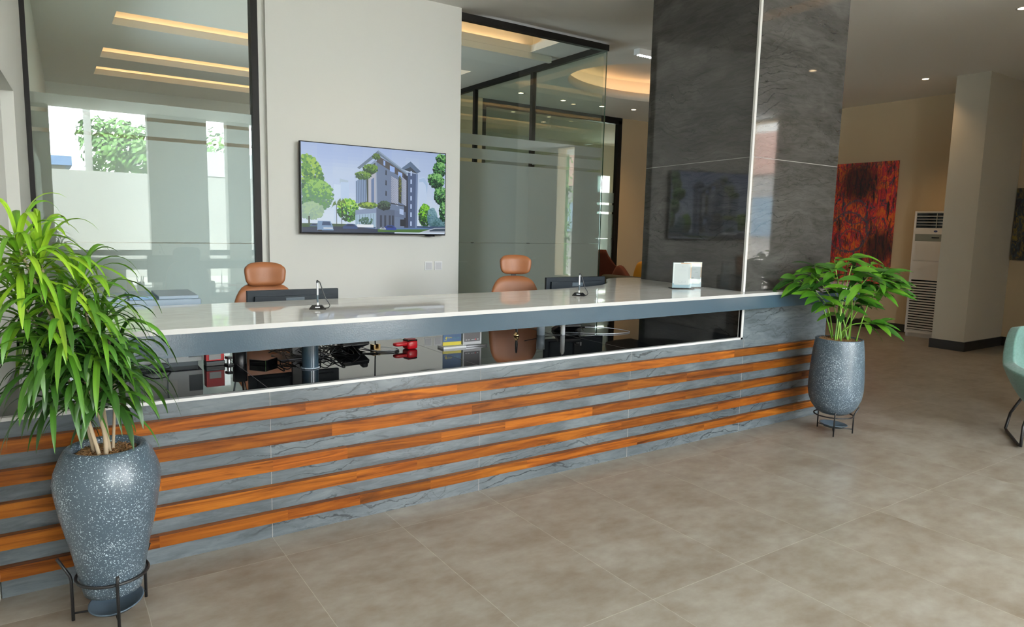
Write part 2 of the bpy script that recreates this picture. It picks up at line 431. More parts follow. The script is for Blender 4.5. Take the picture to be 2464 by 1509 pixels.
def text(name, s, size, mat, loc, rot, parent=None, depth=.0004, align='LEFT'):
    cu = bpy.data.curves.new(name, 'FONT'); cu.body = s; cu.size = size; cu.extrude = depth; cu.align_x = align
    t = bpy.data.objects.new(name, cu); COL.objects.link(t)
    bpy.context.view_layer.update()
    me = bpy.data.meshes.new_from_object(t.evaluated_get(bpy.context.evaluated_depsgraph_get()))
    COL.objects.unlink(t); bpy.data.objects.remove(t)
    me.materials.clear(); me.materials.append(M[mat])
    o = bpy.data.objects.new(name, me); COL.objects.link(o); o.location = loc; o.rotation_euler = rot
    if parent: o.parent = parent
    return o
def RZ(a, c=(0, 0, 0)): return Matrix.Translation(Vector(c)) @ Matrix.Rotation(a, 4, 'Z')

# ------------------------------------------------------------------ room shell
XR = 11.4; YB = 7.0; YF = -7.0; YBB = 10.5
m = MB(); m.box((-1.2, YF - .3, -.12), (12.9, YBB + .3, 0), 'floor_tile'); struct(m.build('floor'))
# ceiling with openings for the coves
HOLES = [(.5, 3.25, 4.93, 4.0), (.5, 5.4, 4.9, 6.0), (.5, 7.3, 4.9, 7.95), (.5, 8.65, 4.9, 9.3), (5.86, -3.0, 6.1, 2.42)]
EL = (7.75, 4.3, 1.72, 1.22)
EB = (EL[0] - EL[2] - .1, EL[1] - EL[3] - .1, EL[0] + EL[2] + .1, EL[1] + EL[3] + .1)
def ceil_mesh():
    m = MB(); hs = HOLES + [EB]
    xs = sorted({-1.2, 12.9} | {h[0] for h in hs} | {h[2] for h in hs}); ys = sorted({YF - .3, YBB + .3} | {h[1] for h in hs} | {h[3] for h in hs})
    T = .06
    for x0, x1 in zip(xs, xs[1:]):
        for y0, y1 in zip(ys, ys[1:]):
            cx, cy = (x0 + x1) / 2, (y0 + y1) / 2
            if any(h[0] < cx < h[2] and h[1] < cy < h[3] for h in hs): continue
            m.poly([(x0, y0, CEIL), (x1, y0, CEIL), (x1, y1, CEIL), (x0, y1, CEIL)], 'ceiling_paint')
    N = 96
    def sq(a):
        dx, dy = math.cos(a) * (EB[2] - EL[0]), math.sin(a) * (EB[3] - EL[1])
        k = 1 / max(abs(math.cos(a)), abs(math.sin(a)))
        return (EL[0] + dx * k, EL[1] + dy * k, CEIL)
    el = lambda a, z, e=0: (EL[0] + (EL[2] + e) * math.cos(a), EL[1] + (EL[3] + e) * math.sin(a), z)
    for i in range(N):
        a, b = 2 * PI * i / N + PI / 4, 2 * PI * (i + 1) / N + PI / 4
        m.poly([sq(a), sq(b), el(b, CEIL), el(a, CEIL)], 'ceiling_paint')
        m.poly([el(a, CEIL), el(b, CEIL), el(b, CEIL + .13), el(a, CEIL + .13)], 'cove_paint', smooth=True)
        m.poly([el(a, CEIL + .13), el(b, CEIL + .13), el(b, CEIL + .13, .02), el(a, CEIL + .13, .02)], 'cove_paint')
        m.poly([el(a, CEIL + .13, .02), el(b, CEIL + .13, .02), el(b, CEIL + .09, .02), el(a, CEIL + .09, .02)], 'cove_paint')
        m.poly([el(a, CEIL + .09, .02), el(b, CEIL + .09, .02), el(b, CEIL + .09, .22), el(a, CEIL + .09, .22)], 'cove_paint')
        m.poly([el(a, CEIL + .09, .22), el(b, CEIL + .09, .22), el(b, CEIL + .36, .22), el(a, CEIL + .36, .22)], 'cove_paint', smooth=True)
    m.poly([el(2 * PI * i / N, CEIL + .36, .22) for i in range(N)], 'cove_paint')
    for x0, y0, x1, y1 in HOLES:
        L = .12; z1 = CEIL + .05; z0 = CEIL + .085; z2 = CEIL + .27; q_ = .015; Q = [(x0 - q_, y0 - q_), (x1 + q_, y0 - q_), (x1 + q_, y1 + q_), (x0 - q_, y1 + q_)]
        r = [(x0, y0), (x1, y0), (x1, y1), (x0, y1)]; R = [(x0 - L, y0 - L), (x1 + L, y0 - L), (x1 + L, y1 + L), (x0 - L, y1 + L)]
        for i in range(4):
            j = (i + 1) % 4
            m.poly([r[i] + (CEIL,), r[j] + (CEIL,), r[j] + (z0,), r[i] + (z0,)], 'cove_paint')
            m.poly([r[i] + (z0,), r[j] + (z0,), Q[j] + (z0,), Q[i] + (z0,)], 'cove_paint'); m.poly([Q[i] + (z0,), Q[j] + (z0,), Q[j] + (z1,), Q[i] + (z1,)], 'cove_paint')
            m.poly([Q[i] + (z1,), Q[j] + (z1,), R[j] + (z1,), R[i] + (z1,)], 'cove_paint')
            m.poly([R[i] + (z1,), R[j] + (z1,), R[j] + (z2,), R[i] + (z2,)], 'cove_paint')
        m.poly([p + (z2,) for p in R], 'cove_paint')
    m.poly([(-1.3, YF - .3, 4.3), (12.9, YF - .3, 4.3), (12.9, YBB + .3, 4.3), (-1.3, YBB + .3, 4.3)], 'ceiling_paint')
    bmesh.ops.remove_doubles(m.bm, verts=m.bm.verts, dist=1e-5)
    me_faces = [f for f in m.bm.faces]
    return m
c_ = ceil_mesh()
me = bpy.data.meshes.new('ceiling'); c_.bm.to_mesh(me); c_.bm.free()
for q in c_.mats: me.materials.append(M[q])
ceil_o = bpy.data.objects.new('ceiling', me); COL.objects.link(ceil_o); struct(ceil_o)
# LED strips lying in the coves (parts of the ceiling)
for x0, y0, x1, y1 in HOLES:
    m = MB(); z = CEIL + .062; L = .07
    if x1 - x0 > 1:
        m.box((x0, y1 + L - .02, z - .01), (x1 - .03, y1 + L, z + .012), 'led_warm')
        m.box((x0, y0 - L, z - .01), (x1 - .03, y0 - L + .02, z + .012), 'led_warm')
    else:
        m.box((x0 - L, y0, z - .01), (x0 - L + .02, y1, z + .012), 'led_warm')
        m.box((x1 + L - .02, y0, z - .01), (x1 + L, y1, z + .012), 'led_warm')
    m.build('led_strip', ceil_o)
m = MB(); m.tube([(EL[0] + (EL[2] + .12) * math.cos(a * PI / 48), EL[1] + (EL[3] + .12) * math.sin(a * PI / 48), CEIL + .112) for a in range(96)], .012, 'led_warm', 6, closed=True)
m.build('led_strip', ceil_o)
bx('cove_lip', (3.3, 4.002, CEIL - .075), (5.27, 4.06, CEIL - .001), 'cove_paint', ceil_o)

# walls
LW = lambda y: -.49 + .0517 * y if y < 3 else -.335 + .0293 * (y - 3)
def wall_left():
    m = MB(); H = 4.3; t = .35
    def seg(y0, y1, z0, z1, dx=0.0):
        m.prism([(LW(y0) - dx, y0), (LW(y1) - dx, y1), (LW(y1) - t - .3, y1), (LW(y0) - t - .3, y0)], z0, z1, 'wall_paint')
    seg(YF - .3, 1.30, 0, H); seg(1.30, 2.13, 2.345, H); seg(1.30, 2.13, 0, 2.345, .22); seg(2.13, 3.0, 0, H)
    seg(3.0, 4.2, 0, H); seg(5.8, YBB + .3, 0, H); seg(4.2, 5.8, 0, .85); seg(4.2, 5.8, 2.15, H)
    return struct(m.build('wall_left'))
wall_left()
m = MB(); m.box((1.41, 3.0, 0), (3.36, 3.22, 4.2), 'wall_paint'); m.box((1.355, 3.05, 0), (1.41, 3.22, 4.2), 'wall_paint'); struct(m.build('wall_television'))
m = MB()
m.box((XR, -4.95, 0), (XR + .3, YB + .2, 4.3), 'wall_beige'); m.box((XR, YF - .3, 3.72), (XR + .3, -4.95, 4.3), 'wall_beige'); m.box((XR, YF - .3, 0), (XR + .3, -4.95, .3), 'wall_beige'); m.box((XR, YF - .3, .3), (XR + .3, -5.65, 3.72), 'wall_beige')
m.box((12.6, YB, 0), (12.9, YBB + .3, 4.3), 'wall_beige'); m.box((XR, YB, 0), (12.9, YB + .2, 4.3), 'wall_beige')
struct(m.build('wall_right'))
struct(bx('wall_pillar', (10.2, .90, 0), (XR, 1.32, 4.2), 'wall_beige_shaded'))
m = MB()  # back of the lobby around the glazed partition
m.box((5.42, YB, 0), (6.08, YB + .2, 4.3), 'wall_beige'); m.box((9.33, YB, 0), (XR, YB + .2, 4.3), 'wall_beige')
m.box((5.30, 6.95, 0), (5.45, YBB, 4.3), 'wall_beige')
struct(m.build('wall_back'))
m = MB()
m.box((-1.3, YBB, 0), (11.6, YBB + .3, 4.3), 'wall_paint'); m.box((12.2, YBB, 0), (12.9, YBB + .3, 4.3), 'wall_paint')
m.box((11.6, YBB, 0), (12.2, YBB + .3, .98), 'wall_paint'); m.box((11.6, YBB, 2.98), (12.2, YBB + .3, 4.3), 'wall_paint')
struct(m.build('wall_rear_rooms'))
m = MB()  # street facade behind the camera: solid piers between tall openings
xs = [-1.3] + [v for a in FACADE_OPEN for v in a] + [12.0]
for i in range(0, len(xs), 2): m.box((xs[i], YF - .3, 0), (xs[i + 1], YF, 4.3), 'wall_paint')
for a, b in FACADE_OPEN:
    m.box((a, YF - .3, 3.80), (b, YF, 4.3), 'wall_paint'); m.box((a, YF - .15, .70), (b, YF, .92), 'black_frame')
    m.box((a, YF - .15, 0), (b, YF, .08), 'black_frame')
struct(m.build('wall_front'))
# solid lower infill beside the small low lights
m = MB(); m.box((-.06, YF - .12, .08), (1.0, YF - .05, .70), 'dark_base'); m.box((5.3, YF - .12, .08), (6.3, YF - .05, .70), 'dark_base'); struct(m.build('trim_facade'))
struct(bx('wall_partition', (6.45, YF, 0), (6.65, -2.2, CEIL), 'wall_paint'))
# baseboards
m = MB()
m.box((XR - .02, 1.32, 0), (XR, YB, .13), 'dark_base'); m.box((XR - .02, -4.9, 0), (XR, .90, .13), 'dark_base')
m.box((10.2, .88, 0), (XR - .02, .90, .13), 'dark_base'); m.box((10.18, .88, 0), (10.2, 1.34, .13), 'dark_base')
struct(m.build('baseboard_right'))
m = MB(); m.box((9.33, YB - .02, 0), (XR, YB, .13), 'dark_base'); m.box((5.45, YB - .02, 0), (6.08, YB, .13), 'dark_base'); struct(m.build('baseboard_back'))

# ------------------------------------------------------------------ glazing
def bands(m, fn, top, b1, b2, line):
    # frosted film between clear stripes; fn(z0,z1) adds one quad
    for z0, z1 in ((b1[1], top), (b2[1], b1[0]), (line[1], b2[0]), (.1, line[0])): fn(z0, z1)
# window 1: left of the television wall
w = empty('window_1', (0, 3.08, 0), kind='structure')
m = MB(); m.box((-.40, 3.04 - 3.08, 0), (-.30, .06, 3.72), 'black_frame'); m.box((1.30, -.04, 0), (1.356, .06, 3.72), 'black_frame')
m.box((-.40, -.04, 3.70), (1.356, .06, 3.78), 'black_frame'); m.box((-.40, -.04, 0), (1.356, .06, .07), 'black_frame'); m.build('frame', w)
bx('glass_pane', (-.30, -.006, .07), (1.30, .006, 3.70), 'glass_green', w)
m = MB(); bands(m, lambda a, b: m.poly([(-.30, .012, a), (1.30, .012, a), (1.30, .012, b), (-.30, .012, b)], 'frosted_film'), 2.495, (2.355, 2.385), (2.205, 2.235), (1.365, 1.371)); m.build('frosted_film', w)
# window 2: glass box front pane
w = empty('window_2', (0, 3.04, 0), kind='structure')
m = MB(); m.box((3.36, -.03, 3.655), (5.37, .03, 3.725), 'black_frame'); m.box((3.36, -.03, 0), (5.37, .03, .06), 'black_frame'); m.build('frame', w)
bx('glass_pane', (3.36, -.006, .06), (5.36, .006, 3.66), 'glass_green', w)
m = MB(); m.poly([(5.362, -.008, .06), (5.362, .008, .06), (5.362, .008, 3.66), (5.362, -.008, 3.66)], 'glass_edge'); m.build('glass_edge', w)
m = MB(); bands(m, lambda a, b: m.poly([(3.36, .012, a), (5.355, .012, a), (5.355, .012, b), (3.36, .012, b)], 'frosted_film'), 2.535, (2.39, 2.425), (2.245, 2.28), (1.388, 1.394)); m.build('frosted_film', w)
# window 3: glass box side
w = empty('window_3', (5.35, 0, 0), kind='structure')
m = MB(); m.box((-.03, 3.07, 3.655), (.03, 6.95, 3.725), 'black_frame'); m.box((-.03, 3.07, 0), (.03, 6.95, .06), 'black_frame')
for y in (4.50, 6.02): m.box((-.03, y - .03, .06), (.03, y + .03, 3.66), 'black_frame')
m.build('frame', w)
bx('glass_pane', (-.006, 3.08, .06), (.006, 6.95, 3.66), 'glass_green', w)
m = MB(); bands(m, lambda a, b: m.poly([(-.012, 3.09, a), (-.012, 6.95, a), (-.012, 6.95, b), (-.012, 3.09, b)], 'frosted_film'), 2.535, (2.39, 2.425), (2.245, 2.28), (1.388, 1.394)); m.build('frosted_film', w)
# window 4: glazed partition at the back of the lobby
w = empty('window_4', (0, YB + .06, 0), kind='structure')
m = MB(); m.box((6.08, -.05, 3.64), (9.33, .05, 3.76), 'black_frame'); m.box((6.08, -.05, 0), (6.16, .05, 3.7), 'black_frame'); m.box((9.24, -.05, 0), (9.33, .05, 3.7), 'black_frame'); m.build('frame', w)
bx('glass_pane', (6.16, -.006, .02), (9.24, .006, 3.64), 'glass_green', w)
m = MB(); bands(m, lambda a, b: m.poly([(6.16, .012, a), (9.24, .012, a), (9.24, .012, b), (6.16, .012, b)], 'frosted_film'), 2.3, (2.06, 2.10), (1.88, 1.92), (1.388, 1.394)); m.build('frosted_film', w)
m = MB(); m.box((11.6, YBB + .1, .98), (12.2, YBB + .12, 2.98), 'glass_clear'); w5 = m.build('window_5'); struct(w5)

# ------------------------------------------------------------------ stone column
col = empty('column', (0, 0, 0), kind='structure')
m = MB(); cf = [(4.172, 0), (5.30, 0), (5.30, 1.30), (4.36, 1.30)]
m.prism(cf, 0, CEIL, 'slate_column'); m.build('stone_cladding', col)
m = MB(); m.box((4.150, -.006, .755), (4.174, .012, CEIL), 'white_trim'); m.build('corner_trim', col)
m = MB(); m.box((4.174, -.0015, 2.128), (5.297, 0, 2.132), 'slate_joint')
m.poly([(4.1715, 0, 2.128), (4.3595, 1.3, 2.128), (4.3595, 1.3, 2.132), (4.1715, 0, 2.132)], 'slate_joint'); m.build('tile_joint', col)

# ------------------------------------------------------------------ reception counter
XL = -.485
cn = empty('reception_counter', (0, 0, 0), label='long reception counter with grey slate front and five orange wood slats', cat='reception counter')
m = MB(); m.box((XL, -.004, 0), (4.170, .03, .742), 'slate_front'); m.box((4.170, -.004, 0), (5.30, -.0005, 1.0), 'slate_front'); m.box((5.3005, -.004, 0), (5.306, .5, 1.0), 'slate_front')
m.build('front_panel', cn)
for x in (.6, 1.8, 3.0, 4.2): bx('panel_joint', (x - .0012, -.0052, 0), (x + .0012, -.0038, .742), 'slate_joint', cn)
m = MB(); m.box((XL, -.012, .742), (4.174, .02, .757), 'white_trim'); m.box((4.150, -.012, .742), (4.174, .02, 1.0), 'white_trim'); m.build('edge_trim', cn)
for k, (z0, z1) in enumerate([(.616, .672), (.485, .546), (.352, .410), (.218, .276), (.089, .142)]):
    m = MB(); x = XL; rr = random.Random(k * 11 + 3)
    while x < 5.30:
        L = rr.uniform(.35, 1.0); x1 = min(5.30, x + L)
        if 5.30 - x1 < .15: x1 = 5.30
        t = rr.uniform(.42, .98); w = rr.uniform(-.06, .06)
        m.box((x, -.042, z0), (x1, -.005, z1), 'slat_wood', tone=(t, t * (1 + w), t * (1 + w)))
        x = x1
    m.build('wood_slat', cn)
ct = empty('countertop', (0, 0, 0), label='raised white quartz countertop with blue grey painted edge beam, on a round post', cat='countertop')
def fy(x): return -.272 + .0335 * min(x, 5.6)
front = [(-.17, fy(-.17)), (1.5, fy(1.5)), (3.2, fy(3.2)), (4.9, fy(4.9)), (5.62, fy(5.62))]
corner = [(5.62 + .45 * math.sin(a), fy(5.62) + .42 * (1 - math.cos(a))) for a in [i * PI / 16 for i in range(1, 9)]]
def spline(P, n=8):
    out = []
    P = [P[0]] + P + [P[-1]]
    for i in range(1, len(P) - 2):
        p0, p1, p2, p3 = [Vector(q) for q in P[i - 1:i + 3]]
        for k in range(n):
            t = k / n
            out.append(.5 * ((2 * p1) + (-p0 + p2) * t + (2 * p0 - 5 * p1 + 4 * p2 - p3) * t * t + (-p0 + 3 * p1 - 3 * p2 + p3) * t ** 3))
    out.append(Vector(P[-1])); return [tuple(v) for v in out]
back = spline([(2.3, .655), (2.689, .683), (3.125, .760), (3.472, .87), (3.692, 1.03), (3.86, 1.22), (3.97, 1.35), (4.08, 1.43), (4.25, 1.47), (4.42, 1.47)])
outline = front + corner + [(6.07, .75), (5.85, .95), (5.312, 1.0), (5.312, -.006), (4.146, -.006), (4.146, .02), (4.166, .02), (4.352, 1.31), (4.42, 1.31)] + back[::-1] + [(-.17, .625)]
m = MB(); m.prism(outline, 1.090, 1.112, 'quartz_top', side='quartz_edge'); top = m.build('stone_slab', ct)
def inset(pts, d):
    n = len(pts); out = []
    for i in range(n):
        a, b, c = Vector(pts[i - 1]), Vector(pts[i]), Vector(pts[(i + 1) % n])
        e1 = (b - a).normalized(); e2 = (c - b).normalized(); nn = (Vector((-e1.y, e1.x)) + Vector((-e2.y, e2.x)))
        if nn.length < 1e-6: nn = Vector((-e1.y, e1.x))
        out.append(tuple(b + nn.normalized() * d))
    return out
o1 = inset(outline, .012); o2 = inset(outline, .05)
m = MB(); m.prism(o1, .992, 1.0895, 'fascia_paint'); m.build('edge_beam', ct)
m = MB(); m.lathe([(.046, 0), (.046, .237)], 'fascia_paint', 32, (.93, .40, .757)); m.lathe([(.052, 0), (.052, .004), (.046, .006)], 'grey_plastic', 32, (.93, .40, .757)); m.build('support_post', ct)
# low black desk behind
dk = empty('desk', (0, 0, 0), label='low glossy black desk surface behind the slate counter front', cat='desk')
m = MB(); m.prism([(XL, .031), (4.166, .031), (4.32, 1.16), (-.425, 1.16)], .715, .755, 'black_granite'); m.build('desk_top', dk)
for x in (.6, 1.8, 3.0): bx('desk_joint', (x - .0012, .0312, .7549), (x + .0012, 1.159, .7554), 'slate_joint', dk)
for x in (-.3, 1.8, 3.9): bx('desk_support', (x, .6, 0), (x + .03, 1.15, .714), 'dark_grey_plastic', dk)

# ------------------------------------------------------------------ television with its picture
def tv():
    X0, X1, Z0, Z1 = 1.668, 3.150, 1.466, 2.292; Y = 2.915
    t = empty('television', (0, 0, 0), label='flat television on the white wall showing a grey building render', cat='television')
    bx('housing', (X0, Y, Z0), (X1, Y + .035, Z1), 'bezel_black', t)
    bx('wall_bracket', (X0 + .4, Y + .036, Z0 + .2), (X1 - .4, 2.999, Z1 - .2), 'black_metal', t)
    bx('sensor', (X1 - .22, Y + .004, Z0 - .012), (X1 - .12, Y + .03, Z0), 'gloss_black', t)
    W_, H_ = X1 - X0 - .016, Z1 - Z0 - .022
    m = MB(); lay = [0]
    def P(pts, c, e=1.0):
        lay[0] += 1
        y = Y - .0006 - lay[0] * .0000012
        c = tuple(v * e for v in lin(c))
        m.poly([(X0 + .008 + u * W_, y, Z0 + .014 + (1 - v) * H_) for u, v in pts], 'screen_picture', tone=c)
    def R(u0, v0, u1, v1, c): P([(u0, v0), (u1, v0), (u1, v1), (u0, v1)], c)
    rr = random.Random(5)
    for i in range(24):
        v0, v1 = i / 24, (i + 1) / 24; k = i / 23
        for j in range(10):
            q = .5 + .5 * noise.noise(Vector((j * .5, i * .22, 1)))
            a = (150 + 30 * q, 172 + 25 * q, 222); b = (205, 220, 236)
            kk = min(1, k * 1.2)
            R(j / 10, v0, (j + 1) / 10, v1, tuple(a[n] * (1 - kk) + b[n] * kk for n in range(3)))
    def foliage(cx, cy, rx, ry, n, cols, s=.012, poly=None):
        n = int(n * 1.7); s = s * .74
        for _ in range(n):
            a = rr.uniform(0, 2 * PI); r = math.sqrt(rr.random())
            u = cx + rx * r * math.cos(a); v = cy + ry * r * math.sin(a)
            if not (.003 < u < .997 and .003 < v < .985): continue
            lit = (cy - v) / ry * .42 + .5 + rr.uniform(-.42, .42) + (cx - u) / rx * -.1
            c = cols[max(0, min(len(cols) - 1, int((1 - lit) * len(cols))))]
            k = rr.randint(4, 6); ph = rr.random() * 6
            sz = s * rr.uniform(.5, 1.2)
            P([(min(.999, max(.001, u + sz * math.cos(ph + 2 * PI * i / k))), min(.995, max(.002, v + 1.7 * sz * math.sin(ph + 2 * PI * i / k)))) for i in range(k)], c)
    hz = (186, 208, 234)
    R(.205, .45, .30, .88, (196, 214, 236)); P([(.245, .38), (.30, .40), (.30, .45), (.245, .43)], (170, 190, 208)); R(.25, .42, .305, .80, (182, 204, 232))
    P([(.80, .32), (.84, .30), (.86, .37), (.86, .80), (.80, .80)], (190, 208, 234)); P([(.80, .33), (.84, .31), (.865, .38), (.86, .52), (.85, .40), (.83, .36), (.80, .37)], (165, 190, 222))
    # distant and left trees
    foliage(.30, .74, .07, .13, 260, [(160, 210, 70), (90, 160, 45), (50, 110, 40), (25, 65, 30)])
    foliage(.035, .42, .10, .28, 620, [(150, 190, 70), (95, 150, 60), (60, 115, 55), (60, 100, 70)], .016)
    foliage(.10, .58, .10, .17, 420, [(140, 190, 90), (95, 150, 80), (90, 140, 95), (100, 140, 110)], .014)
    foliage(.06, .76, .08, .09, 160, [(160, 190, 150), (150, 180, 150), (140, 170, 150)], .016)
    R(.040, .82, .050, .93, (60, 70, 60)); R(0, .90, .40, .945, (62, 88, 60)); R(0, .93, .62, 1, (28, 46, 74))
    P([(0, .915), (.09, .92), (.10, .94), (0, .945)], (50, 84, 40))
    # palms
    for pu, pt in ((.222, .68), (.255, .65)):
        R(pu - .002, pt, pu + .002, .925, (52, 62, 44))
        for a in range(9):
            an = PI + a * PI / 8; L = .035
            tip = (pu + L * math.cos(an), pt + L * 1.4 * math.sin(an) * .4 + .045)
            mid = (pu + L * .6 * math.cos(an), pt + L * 1.2 * math.sin(an))
            P([(pu, pt), (mid[0], mid[1] - .012), tip, (mid[0], mid[1] + .012)], (110, 140, 60) if a % 2 else (70, 105, 45))
    # right side trees and hedge
    foliage(.845, .77, .045, .14, 320, [(130, 200, 50), (85, 150, 40), (40, 90, 35), (20, 50, 35)], .011)
    foliage(.90, .80, .035, .12, 150, [(120, 160, 170), (95, 135, 150), (70, 110, 125)], .012)
    foliage(.95, .86, .06, .06, 130, [(100, 140, 150), (80, 120, 130), (60, 100, 105)], .011)
    R(.78, .905, 1, .945, (56, 78, 110)); R(.50, .945, 1, .985, (70, 110, 45)); P([(.40, .94), (.80, .925), (.98, .94), (.55, .955)], (88, 120, 168))
    # stair tower
    P([(.715, .26), (.79, .27), (.785, .93), (.715, .93)], (74, 92, 128)); P([(.775, .27), (.79, .27), (.785, .93), (.77, .93)], (110, 130, 166))
    P([(.665, .22), (.735, .125), (.81, .235), (.785, .265), (.735, .19), (.69, .23)], (92, 112, 140)); P([(.735, .19), (.785, .265), (.72, .245), (.69, .23)], (60, 70, 82))
    for v in (.24, .34, .44, .54, .64, .74, .85): R(.735, v, .745, v + .055, (186, 206, 240))
    # main block, long side (right face)
    P([(.485, .155), (.70, .315), (.715, .93), (.50, .94)], (104, 122, 152))
    P([(.505, .09), (.70, .265), (.705, .36), (.49, .16)], (78, 76, 78)); P([(.50, .935), (.49, .155), (.485, .15), (.485, .955)], (150, 165, 188))
    P([(.685, .28), (.715, .30), (.72, .93), (.69, .93)], (46, 52, 68))
    # roof
    P([(.36, .245), (.505, .025), (.715, .265), (.705, .29), (.505, .075), (.375, .26)], (104, 122, 142)); P([(.505, .025), (.715, .265), (.708, .278), (.505, .045)], (138, 158, 182))
    # top floor openings
    for u, v, w_, h_ in ((.54, .135, .013, .065), (.585, .19, .035, .085), (.645, .255, .03, .075)): P([(u, v), (u + w_, v + w_ * .6), (u + w_, v + h_), (u, v + h_ - w_ * .5)], (150, 178, 232)); 
    # short side (left face)
    P([(.375, .375), (.485, .155), (.485, .66), (.375, .68)], (58, 70, 60)); P([(.345, .345), (.487, .135), (.487, .165), (.345, .37)], (130, 150, 180))
    P([(.35, .40), (.42, .33), (.425, .63), (.35, .66)], (128, 152, 186)); 
    for i in range(6): P([(.352 + i * .012, .40 - i * .012), (.355 + i * .012, .398 - i * .012), (.356 + i * .012, .655 - i * .004), (.353 + i * .012, .656 - i * .004)], (70, 88, 116))
    P([(.435, .34), (.485, .29), (.485, .64), (.435, .64)], (176, 178, 190)); P([(.455, .37), (.475, .345), (.475, .64), (.455, .64)], (96, 120, 160))
    foliage(.40, .33, .055, .045, 130, [(120, 160, 60), (70, 110, 45), (40, 75, 35)], .009); foliage(.45, .245, .05, .05, 130, [(110, 150, 55), (60, 100, 40), (36, 66, 30)], .009); foliage(.49, .10, .025, .035, 50, [(90, 120, 50), (50, 80, 35)], .008)
    # windows on the long side
    for v in (.245, .365, .49): P([(.555, v), (.563, v + .01), (.563, v + .065), (.553, v + .06)], (38, 46, 60))
    # louvred bays
    for a, b in ((.595, .645), (.672, .705)):
        P([(a, .31), (b, .36), (b, .66), (a, .63)], (60, 68, 84))
        for i in range(26): v = .315 + i * .0122; P([(a, v), (b, v + .045), (b, v + .052), (a, v + .006)], (196, 208, 232))
    P([(.648, .33), (.668, .35), (.668, .64), (.648, .62)], (70, 66, 44)); P([(.59, .63), (.705, .665), (.705, .675), (.59, .645)], (52, 58, 70))
    foliage(.658, .46, .009, .16, 60, [(110, 120, 60), (70, 80, 40), (44, 54, 30)], .007)
    # podium
    P([(.345, .735), (.49, .70), (.49, .76), (.345, .79)], (128, 146, 176)); P([(.49, .70), (.62, .72), (.62, .93), (.50, .945), (.49, .955)], (84, 98, 124)); P([(.62, .72), (.70, .74), (.70, .81), (.62, .80)], (96, 112, 142))
    P([(.345, .79), (.485, .76), (.485, .93), (.345, .93)], (156, 184, 206)); 
    for i in range(7): R(.355 + i * .019, .79 - i * .003, .357 + i * .019, .925, (60, 84, 104))
    foliage(.42, .86, .05, .045, 60, [(70, 110, 90), (50, 86, 80)], .008)
    R(.355, .90, .47, .935, (226, 232, 240))
    for u in (.515, .545, .578, .60): R(u, .785, u + .014, .925, (44, 54, 74))
    P([(.655, .70), (.685, .71), (.685, .775), (.655, .765)], (170, 190, 226)); R(.66, .83, .70, .91, (28, 34, 46))
    foliage(.43, .675, .065, .03, 150, [(150, 180, 60), (100, 140, 50), (60, 90, 40)], .010); foliage(.545, .67, .045, .05, 170, [(70, 96, 74), (44, 64, 56), (26, 40, 40)], .010)
    # cars
    def car(cx, cy, s, c, van=False):
        if van:
            P([(cx - .05 * s, cy - .05 * s), (cx - .045 * s, cy - .105 * s), (cx + .035 * s, cy - .105 * s), (cx + .05 * s, cy - .05 * s), (cx + .055 * s, cy), (cx - .05 * s, cy)], c)
            P([(cx - .02 * s, cy - .055 * s), (cx - .015 * s, cy - .098 * s), (cx + .03 * s, cy - .098 * s), (cx + .04 * s, cy - .055 * s)], (40, 70, 110)); R(cx - .01 * s, cy - .03 * s, cx + .05 * s, cy - .015 * s, (200, 210, 220)); R(cx - .045 * s, cy - .004, cx - .02 * s, cy + .012, (20, 24, 34))
        else:
            P([(cx - .055 * s, cy - .03 * s), (cx - .02 * s, cy - .065 * s), (cx + .025 * s, cy - .065 * s), (cx + .055 * s, cy - .03 * s), (cx + .055 * s, cy), (cx - .055 * s, cy)], c)
            P([(cx - .035 * s, cy - .033 * s), (cx - .015 * s, cy - .058 * s), (cx + .02 * s, cy - .058 * s), (cx + .035 * s, cy - .033 * s)], (24, 44, 80))
    car(.075, .935, .5, (60, 90, 120)); car(.145, .975, 1.0, (118, 150, 186), True); car(.31, .955, .9, (34, 66, 120)); car(.585, .96, .85, (30, 60, 150)); car(.535, .955, .4, (180, 190, 200))
    P([(.80, .985), (.87, .95), (.92, .925), (1, .92), (1, .985)], (176, 186, 200)); P([(.88, .955), (.925, .935), (1, .93), (1, .965), (.88, .97)], (60, 76, 92))
    # overhanging branch, top right
    for cx, cy, rx, ry, n in ((.97, .07, .045, .06, 150), (.955, .20, .05, .09, 230), (.93, .34, .06, .09, 260), (.965, .52, .05, .11, 260), (.985, .72, .03, .12, 150), (.90, .31, .035, .05, 90)):
        foliage(cx, cy, rx, ry, n, [(130, 190, 110), (70, 130, 70), (36, 80, 50), (16, 42, 30)], .010)
    m.build('screen', t)
    return t
tv()
# wall switches
def wall_switch(x, label):
    s = empty('light_switch', (x, 3.0, 1.153), label=label, cat='light switch', group='light switches under the television')
    bx('switch_plate', (-.044, -.009, -.044), (.044, 0, .044), 'white_plastic', s, .003); bx('rocker', (-.034, -.013, -.034), (.034, -.009, .034), 'paper', s, .002)
wall_switch(3.003, 'square white light switch on the wall below the television, farther from the dark glass')
wall_switch(3.116, 'square white light switch on the wall next to the dark glass')

